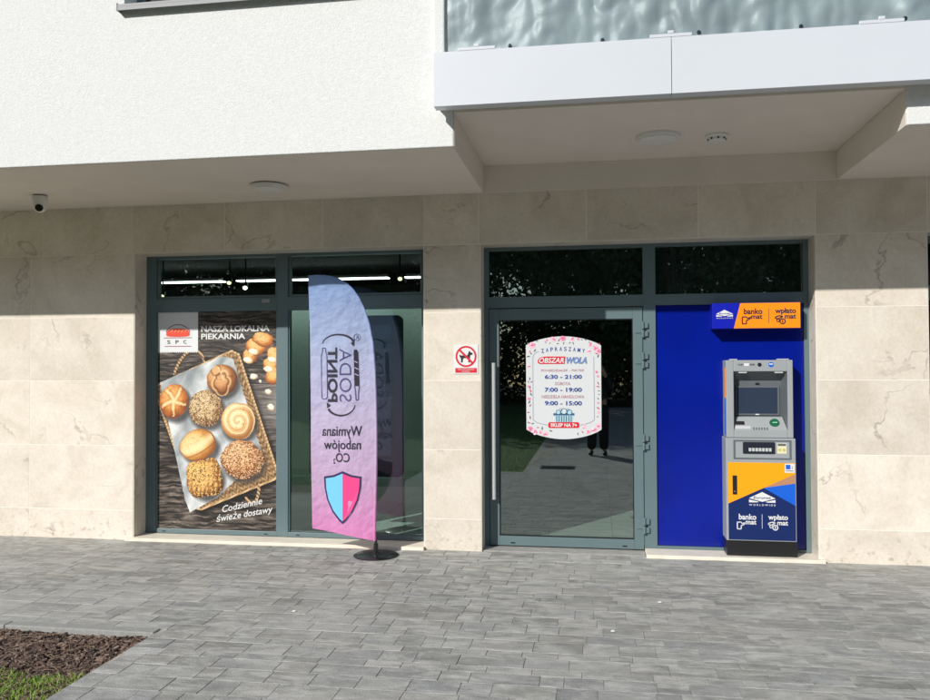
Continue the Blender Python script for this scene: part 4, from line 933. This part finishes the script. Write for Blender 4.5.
MB().box(LX0, LX1, LY, .218, .155, .998).build('lower_housing', ATMG, atm, bevel=.006)
MB().box(LX0+.002, LX1+.008, -.085, .20, .029, .1535).build('plinth', BLACK, atm, bevel=.003)
MB().box(UX0-.004, UX0-.0005, UY+.05, UY+.11, 1.33, 1.58, 0).box(UX0-.004, UX0-.0005, UY+.05, UY+.11, 1.02, 1.32, 1).build('side_strip', [ORG, BBL], atm)
dpn = MB(); 
for q in subtract([(1.455, 1.905, .826, .984)], (1.470, 1.890, .838, .972)): dpn.box(q[0], q[1], LY-.004, LY-.0005, q[2], q[3])
dpn.build('dispenser_border', ATMD, atm)
MB().box(1.528, 1.778, LY-.014, LY-.0005, .872, .968).build('cash_slot', mat('slot_navy', (.015, .018, .03), .3), atm, bevel=.012, seg=3)
sh_ = MB()
for k in range(7): sh_.box(1.573+.026*k, 1.594+.026*k, LY-.020, LY-.0142, .892, .920)
sh_.build('slot_shutter', ATML, atm, bevel=.002)
stk = MB(); flat(stk, [(1.795, .875), (1.868, .875), (1.868, .962), (1.795, .962)], LY-.002, 0); flat(stk, [(1.80, .938), (1.863, .938), (1.863, .957), (1.80, .957)], LY-.003, 1)
for x_ in (1.815, 1.848): flat(stk, disc_pts(x_, .905, .012), LY-.003, 2)
stk.build('instruction_sticker', [mat('sticker_cream', s3(216, 212, 180), .5), ATMD, mat('sticker_yellow', s3(190, 180, 90), .5)], atm, recalc=False)
DX0, DX1, DZ0, DZ1 = 1.411, 1.931, .165, .800; DY = LY-.010
MB().box(DX0-.006, DX1+.006, DY+.001, LY-.0005, DZ0-.006, DZ1+.004).build('lower_door', ATMG, atm, bevel=.003)
def dd(u_, v_): return (DX0+(DX1-DX0)*u_, DZ1-(DZ1-DZ0)*v_)
dc_ = MB(); B0 = lambda u_: .535-.395*u_      # yellow lower edge
flat(dc_, [dd(0, 0), dd(1, 0), dd(1, B0(1)), dd(0, B0(0))], DY, 0)
flat(dc_, [dd(.53, B0(.53)), dd(1, B0(1)), dd(1, .262)], DY, 1)
flat(dc_, [dd(.53, B0(.53)), dd(1, .262), dd(1, .55)], DY, 2)
flat(dc_, [dd(0, B0(0)), dd(.53, B0(.53)), dd(1, .55), dd(1, 1), dd(0, 1)], DY, 3)
dc_.build('door_decal', [YEL, TAN, BBL, NVY], atm, recalc=False)
def bank_logo(mb_, cx_, cz_, w_, y_, mw, mi, big=True):
    h_ = w_*.46
    flat(mb_, [(cx_-w_*.5, cz_), (cx_, cz_-h_*.30), (cx_+w_*.5, cz_), (cx_, cz_+h_*.55)], y_, mw)
    put_text(mb_, 'Euronet', cx_-w_*.33, cx_+w_*.33, cz_-h_*.05, cz_+h_*.17, y_-.002, mi, bold=.01, shear=.15)
    for s_ in (-1, 1): flat(mb_, [(cx_+s_*w_*.5, cz_-h_*.12), (cx_+s_*w_*.5, cz_-h_*.36), (cx_+s_*w_*.20, cz_-h_*.36), (cx_+s_*w_*.12, cz_-h_*.30)], y_, mw)
    put_text(mb_, 'WORLDWIDE', cx_-w_*.5, cx_+w_*.5, cz_-h_*.66, cz_-h_*.50, y_, mw, spacing=1.6, bold=.01)
lg = MB(); c0 = dd(.505, .46); bank_logo(lg, c0[0], c0[1], .205, DY-.002, 0, 1); lg.build('bank_logo', [WHITE, NVY], atm, recalc=False)
def services(mb_, x0_, x1_, z0_, z1_, y_, m_):
    """banko mat | wplato mat with the little outline icons, in a box"""
    W_ = x1_-x0_; H_ = z1_-z0_
    put_text(mb_, 'banko', x0_+W_*.03, x0_+W_*.37, z0_+H_*.62, z1_, y_, m_, bold=.025); put_text(mb_, 'mat', x0_+W_*.165, x0_+W_*.37, z0_+H_*.31, z0_+H_*.59, y_, m_, bold=.025)
    put_text(mb_, 'wpłato', x0_+W_*.60, x0_+W_*.98, z0_+H_*.55, z1_, y_, m_, bold=.025); put_text(mb_, 'mat', x0_+W_*.775, x0_+W_*.98, z0_+H_*.30, z0_+H_*.58, y_, m_, bold=.025)
    flat(mb_, [(x0_+W_*.478, z0_+H_*.05), (x0_+W_*.486, z0_+H_*.05), (x0_+W_*.486, z1_), (x0_+W_*.478, z1_)], y_, m_)
    e_ = W_*.010
    def ln(pts):
        for (xa, za), (xb, zb) in zip(pts[:-1], pts[1:]):
            A = Vector((x0_+W_*xa, z0_+H_*za)); B = Vector((x0_+W_*xb, z0_+H_*zb)); d_ = (B-A).normalized()*e_; n_ = Vector((-d_.y, d_.x)); flat(mb_, [tuple(A+n_), tuple(B+n_), tuple(B-n_), tuple(A-n_)], y_, m_)
    ln([(.0, .45), (.0, 0), (.075, 0), (.075, .22), (.13, .30), (.16, .42), (.09, .36), (.075, .45), (.0, .45)])
    ln([(.61, .42), (.67, .50), (.74, .45), (.66, .30), (.60, .34), (.61, .42)])
    ring(mb_, x0_+W_*.735, z0_+H_*.14, W_*.038, W_*.058, y_, m_, n=18); ring(mb_, x0_+W_*.655, z0_+H_*.20, W_*.018, W_*.034, y_, m_, n=14); ln([(.735, .06), (.735, .22)])
lg = MB(); a = dd(.13, .86); b_ = dd(.90, .665); services(lg, a[0], b_[0], a[1], b_[1], DY-.002, 0); lg.build('service_lettering', WHITE, atm, recalc=False)
lk = MB(); a = dd(.065, .415); b_ = dd(.13, .17); lk.box(a[0], b_[0], DY-.008, DY-.0005, a[1], b_[1]); lk.lathe([(.007, 0), (.007, -.003), (.0001, -.003)], (a[0]+b_[0])/2, DY-.008, 12, 1, 'y', a[1]+.025); lk.build('door_lock', [BLACK, CHROME], atm, bevel=.002)
a = dd(.845, .125); b_ = dd(.99, .01); sk = MB(); flat(sk, [(a[0], a[1]), (b_[0], a[1]), (b_[0], b_[1]), (a[0], b_[1])], DY-.002, 0); flat(sk, [(a[0]+.008, a[1]+.028), (a[0]+.044, a[1]+.028), (a[0]+.044, b_[1]-.008), (a[0]+.008, b_[1]-.008)], DY-.003, 1); flat(sk, [(a[0]+.008, a[1]+.012), (b_[0]-.008, a[1]+.012), (b_[0]-.008, a[1]+.018), (a[0]+.008, a[1]+.018)], DY-.003, 2); flat(sk, [(a[0]+.055, a[1]+.03), (a[0]+.059, a[1]+.03), (a[0]+.059, a[1]+.055), (a[0]+.055, a[1]+.055)], DY-.003, 2)
sk.build('door_sticker', [WHITE, BBL, ATMD], atm, recalc=False)

atm.scale = (1.0137, ATM_DEPTH, 1); atm.location = (1.678, .218+(.05-.218)*ATM_DEPTH, .028)

# sign box above the cash machine
SX0, SX1, SZ0, SZ1, SYF = 1.320, 2.022, 1.906, 2.119, .06
cs = thing('cash_machine_sign', ((SX0+SX1)/2, SYF, SZ0), 'blue and orange sign box on the blue panel above the cash machine', 'sign')
MB().box(SX0, SX1, SYF, .219, SZ0, SZ1).build('box', RBL, cs, bevel=.003)
fcs = MB(); s0, s1 = 1.545, 1.492; e_ = .002
flat(fcs, [(SX0+e_, SZ0+e_), (s1, SZ0+e_), (s0, SZ1-e_), (SX0+e_, SZ1-e_)], SYF-.002, 0); flat(fcs, [(s1, SZ0+e_), (SX1-e_, SZ0+e_), (SX1-e_, SZ1-e_), (s0, SZ1-e_)], SYF-.002, 1); fcs.build('face', [RBL, ORG], cs, recalc=False)
lg = MB(); bank_logo(lg, 1.418, 2.030, .135, SYF-.004, 0, 1); lg.build('bank_logo', [WHITE, RBL], cs, recalc=False)
lg = MB(); services(lg, 1.560, 1.995, 1.945, 2.073, SYF-.004, 0); lg.build('service_lettering', NAVY, cs, recalc=False)

# ------------------------------------------------------------------ lights burning inside the shop
LAMP = mat('lamp_glow', (1, 1, 1), emit=((1, .97, .90), 7)); WARM = mat('spot_glow', (1, 1, 1), emit=((1, .86, .55), 2.2))
def strip(x0_, x1_, y_, z_, label):
    t = thing('strip_light', ((x0_+x1_)/2, y_, z_), label, 'strip light'); MB().box(x0_, x1_, y_, y_+.06, z_+.03, z_+.07).build('housing', BLACK, t); MB().box(x0_, x1_, y_-.03, y_+.09, z_+.016, z_+.029).build('tube', LAMP, t)
p = at(220, 283, 3.2)
strip(at(157, 283, 3.2).x-2, at(223, 283, 3.2).x, 3.2, p.z, 'lit white strip light inside the shop above the bakery poster'); strip(at(237, 283, 3.2).x, at(388, 283, 3.2).x, 3.2, p.z, 'long lit strip light inside the shop behind the flag top'); strip(at(405, 281, 3.2).x, -1.0, 3.2, p.z, 'short lit strip light at the right end of the shop window')
for (u, v, lb) in ((229, 283, 'small warm spotlight above the bakery poster between two strip lights'), (400, 279, 'warm round spotlight right of the flag top'), (245, 288, 'small spotlight lower right of the warm one above the poster'), (162, 296.5, 'small spotlight at the far left of the shop window')):
    p = at(u, v, 2.4); t = thing('spotlight', tuple(p), lb, 'spotlight'); d = Vector((.15, -.55, -.5)).normalized()
    MB().tube([p-d*.10, p-d*.005], [.028, .032], 16).tube([p-d*.07, (p.x-d.x*.07, p.y-d.y*.07, 2.95)], .01, 8).build('housing', BLACK, t, smooth=True); MB().tube([p-d*.004, p], .026, 16).build('bulb', WARM if v != 288 else LAMP, t)

# ------------------------------------------------------------------ small things on the ground and behind the viewer
PAPER = mat('paper', (.75, .75, .73), .8)
for (u, v, lb) in ((660, 603, 'tiny white paper scrap on the paving in front of the cash machine'), (613, 632, 'tiny white paper scrap on the paving in front of the glass door'), (294, 612, 'tiny white paper scrap on the paving in front of the left window')):
    d = FW+RT*((u-465)/FPX)-UP*((v-350)/FPX); s_ = -CAM.z/d.z; p = CAM+d*s_; z = .006
    q = MB(); q.face([(p.x-.014, p.y-.010, z-.003), (p.x+.012, p.y-.012, z), (p.x+.016, p.y+.009, z-.002), (p.x, p.y+.013, z+.003), (p.x-.012, p.y+.008, z)]); q.box(p.x-.01, p.x+.01, p.y-.006, p.y+.006, .0015, .004)
    tag(q.build('paper_scrap', PAPER), lb, 'paper scrap', 'paper scraps on the paving')
dr = thing('drain_cover', (-.25, -5.45, 0), 'dark rectangular metal drain cover in the paving seen reflected in the door', 'drain cover')
MB().box(-.52, .02, -5.66, -5.26, -.02, .006).build('plate', mat('drain_iron', (.05, .052, .055), .5, metal=.4), dr, bevel=.003)
fg = MB()
for k in range(9): fg.box(-.49, -.01, -5.635+.041*k, -5.620+.041*k, .0062, .009)
fg.build('ribs', mat('drain_rib', (.08, .082, .085), .5, metal=.4), dr)

# trees across the way (they darken the glass)
BARKT = mat('tree_bark', (.09, .07, .055), .9, var=.3, vscale=12, bump=.6, bscale=20)
LEAFS = [mat('leaf_dark', (.035, .065, .018), .6), mat('leaf_mid', (.055, .10, .026), .6), mat('leaf_light', (.085, .14, .04), .6)]
def make_tree(seed, H):
    rt = random.Random(seed); t = thing('park_tree', (0, 0, -.05), '', 'tree', 'trees across the lawn')
    tk = MB(); tk.tube([(0, 0, -.05), (.05, 0, H*.2), (-.06, .05, H*.45), (.02, 0, H*.75)], [.24, .19, .14, .05], 10)
    cl = []
    for k in range(54):
        a = rt.uniform(0, 6.28); h_ = rt.uniform(.10, .98); rad = H*.34*math.sin(math.pi*min(1, (h_-.02)/1.02))**.5*rt.uniform(.35, 1)
        c = Vector((rad*math.cos(a), rad*math.sin(a), H*h_)); cl.append((c, rt.uniform(.10, .17)*H))
        if k < 12: tk.tube([(0, 0, H*(.18+.45*h_*rt.random())), c*.55+Vector((0, 0, H*h_*.35)), c], [.07, .045, .015], 6)
    tk.build('trunk', BARKT, t, smooth=True)
    lf = MB()
    for c, r_ in cl:
        for q in range(430):
            v_ = Vector((rt.gauss(0, 1), rt.gauss(0, 1), rt.gauss(0, .8))).normalized()*r_*rt.random()**.4; p = c+v_
            a = Vector((rt.gauss(0, 1), rt.gauss(0, 1), rt.gauss(0, 1))).normalized(); b_ = a.cross(Vector((rt.gauss(0, 1), rt.gauss(0, 1), rt.gauss(0, 1)))).normalized(); s_ = rt.uniform(.09, .17)
            lf.face([p-a*s_, p+b_*s_*.6, p+a*s_, p-b_*s_*.6], rt.choice([0, 0, 1, 1, 2]))
    lf.build('crown', LEAFS, t, recalc=False)
    return t
T1, T2 = make_tree(1, 12.5), make_tree(5, 11.0)
tl = [(-25, -30, 0, 0, 'tall leafy tree at the far left end of the row across the lawn'), (-19, -26, 1, .6, 'leafy tree second from the left in the row across the lawn'), (-13.5, -31, 0, 1.4, 'tall leafy tree third from the left across the lawn'), (-8, -27, 1, 2.2, 'leafy tree left of the middle across the lawn'), (-2.5, -31, 0, 3.0, 'tall leafy tree in the middle of the row across the lawn'), (3.5, -27, 1, 3.9, 'leafy tree right of the middle, beyond the paving'), (9, -31, 0, 4.7, 'tall leafy tree second from the right end of the row'), (15, -28, 1, 5.4, 'leafy tree at the far right end of the row')]
tl += [(x_, -39-1.5*(k % 2), k % 2, .9*k, lb) for k, (x_, lb) in enumerate(((-29, 'far tree of the back row, beyond the left end of the hedge'), (-21, 'back row tree behind the left part of the hedge'), (-15, 'back row tree rising behind the hedge left of its middle'), (-9.5, 'back row tree behind the middle of the hedge'), (1, 'back row tree behind the hedge in line with the glass door'), (7, 'back row tree behind the right part of the hedge'), (14, 'far tree of the back row, beyond the right end of the hedge')))]
used = set()
for x_, y_, k, r_, lb in tl:
    src = (T1, T2)[k]
    if k in used: o = copy_tree(src, (x_, y_, -.05), lb)
    else: o = src; o.location = (x_, y_, -.05); used.add(k)
    o['label'] = lb; o.rotation_euler = (0, 0, r_)
hg = MB(); rt = random.Random(4)
for k in range(34000):
    x_ = rt.uniform(-30, 20); z_ = rt.uniform(0, 4.6)*(.8+.2*math.sin(x_*1.7)); yq = -33.5+rt.gauss(0, .45)
    p = Vector((x_, yq, z_)); a = Vector((rt.gauss(0, 1), rt.gauss(0, 1), rt.gauss(0, 1))).normalized(); b_ = a.cross(Vector((rt.gauss(0, 1), rt.gauss(0, 1), .3))).normalized(); s_ = rt.uniform(.08, .16)
    hg.face([p-a*s_, p+b_*s_*.6, p+a*s_, p-b_*s_*.6], rt.choice([0, 1]))
tag(hg.build('hedge', LEAFS[:2], recalc=False), 'long dark green hedge behind the row of trees', 'hedge')

# person taking the photograph, seen only as a reflection in the door
def skin(name, verts, edges, radii, m, parent, root=0, sub=2):
    me = bpy.data.meshes.new(name); off = world_origin(parent); me.from_pydata([Vector(v)-off for v in verts], edges, []); me.materials.append(m)
    o = bpy.data.objects.new(name, me); C.objects.link(o); o.parent = parent
    o.modifiers.new('skin', 'SKIN'); sv = me.skin_vertices
    if not sv: 
        bm = bmesh.new(); bm.from_mesh(me); bm.verts.layers.skin.verify(); bm.to_mesh(me); bm.free()
    for k, r_ in enumerate(radii): me.skin_vertices[0].data[k].radius = (r_, r_) if not isinstance(r_, tuple) else r_; me.skin_vertices[0].data[k].use_root = (k == root)
    s_ = o.modifiers.new('sub', 'SUBSURF'); s_.levels = sub; s_.render_levels = sub
    return o
PXp, PYp = .38, -7.38
per = thing('person', (PXp, PYp, 0), 'person in dark jacket and trousers holding up a phone, reflected in the glass door', 'person')
SKIN = mat('skin', (.45, .27, .19), .55); CLOTH = mat('dark_jacket', (.012, .013, .017), .9); TRS = mat('dark_trousers', (.014, .015, .02), .9); SHOE = mat('dark_shoe', (.014, .014, .016), .5)
P = lambda x, y, z: (PXp+x, PYp+y, z)
bv_ = [P(0, 0, .95), P(0, -.01, 1.12), P(0, -.01, 1.30), P(0, 0, 1.44), P(0, .01, 1.51), P(0, .03, 1.60), P(0, .03, 1.70)]; be = [(i, i+1) for i in range(6)]; br = [(.15, .10), (.14, .10), (.17, .11), (.13, .08), .055, (.075, .092), (.068, .085)]
def chain(start, pts, rad):
    i = start
    for p_, r_ in zip(pts, rad): bv_.append(p_); be.append((i, len(bv_)-1)); br.append(r_); i = len(bv_)-1
    return i
for s_ in (-1, 1):
    chain(0, [P(s_*.10, 0, .88), P(s_*.11, .02, .50), P(s_*.115, -.01, .10), P(s_*.125, .10, .04)], [.085, .06, .04, .035])
    h_ = chain(3, [P(s_*.19, 0, 1.40), P(s_*.23, .06, 1.16), P(s_*.13, .25, 1.44), P(s_*.095, .285, 1.53)], [.055, .045, .032, .030])
    hx_, hy_, hz_ = s_*.095, .285, 1.53
    for k, (dz_, ln_) in enumerate(((.065, .05), (.05, .055), (.033, .055), (.016, .045))): chain(h_, [P(hx_-s_*.005, hy_+.025, hz_+dz_*.7), P(hx_-s_*.02, hy_+.045, hz_+dz_), P(hx_-s_*.03-s_*ln_*.3, hy_+.043, hz_+dz_+.004)], [.009, .0085, .007])
    chain(h_, [P(hx_-s_*.012, hy_-.012, hz_+.045), P(hx_-s_*.03, hy_-.006, hz_+.065)], [.010, .008])
skin('body', bv_, be, br, SKIN, per)
chest = [P(0, 0, .90), P(0, -.01, 1.12), P(0, -.01, 1.30), P(0, 0, 1.43), P(0, .005, 1.49)]; je = [(i, i+1) for i in range(4)]; jr = [(.185, .13), (.175, .13), (.20, .135), (.15, .10), .075]
for s_ in (-1, 1):
    i0 = 3
    for p_, r_ in ((P(s_*.19, 0, 1.40), .078), (P(s_*.24, .06, 1.16), .066), (P(s_*.138, .24, 1.425), .048)): chest.append(p_); je.append((i0, len(chest)-1)); jr.append(r_); i0 = len(chest)-1
skin('jacket', chest, je, jr, CLOTH, per)
tv_ = [P(0, 0, .96), P(0, 0, .86)]; te = [(0, 1)]; tr = [(.17, .125), (.16, .12)]
for s_ in (-1, 1):
    i0 = 1
    for p_, r_ in ((P(s_*.10, 0, .78), .115), (P(s_*.105, .02, .48), .098), (P(s_*.11, -.01, .09), .088)): tv_.append(p_); te.append((i0, len(tv_)-1)); tr.append(r_); i0 = len(tv_)-1
skin('trousers', tv_, te, tr, TRS, per)
for s_ in (-1, 1): skin('shoe', [P(s_*.118, -.05, .05), P(s_*.122, .06, .045), P(s_*.13, .17, .035)], [(0, 1), (1, 2)], [(.045, .05), (.05, .042), (.042, .03)], SHOE, per, 0)
skin('hair', [P(0, -.015, 1.66), P(0, .0, 1.745)], [(0, 1)], [(.085, .085), (.07, .085)], mat('dark_hair', (.02, .014, .01), .6), per)
fc = MB()
for s_ in (-1, 1): fc.lathe([(.0001, -.006), (.011, 0), (.0001, .006)], PXp+s_*.032, PYp+.118, 10, 0, 'y', 1.64)
fc.tube([P(0, .118, 1.645), P(0, .138, 1.605), P(0, .122, 1.60)], [.006, .012, .010], 8, 1); fc.box(PXp-.025, PXp+.025, PYp+.116, PYp+.121, 1.566, 1.573, 2)
fc.build('face_features', [INK, SKIN, mat('lips', (.35, .13, .11), .5)], per, smooth=True)
ph = thing('smartphone', (PXp-.02, PYp+.315, 1.6), 'black smartphone held up by the person reflected in the door', 'phone')
MB().box(PXp-.105, PXp+.075, PYp+.318, PYp+.327, 1.555, 1.635).build('case', BLACK, ph, bevel=.004); MB().box(PXp-.100, PXp+.070, PYp+.3165, PYp+.3179, 1.560, 1.630).build('screen', mat('phone_screen', (.02, .02, .025), .1), ph)
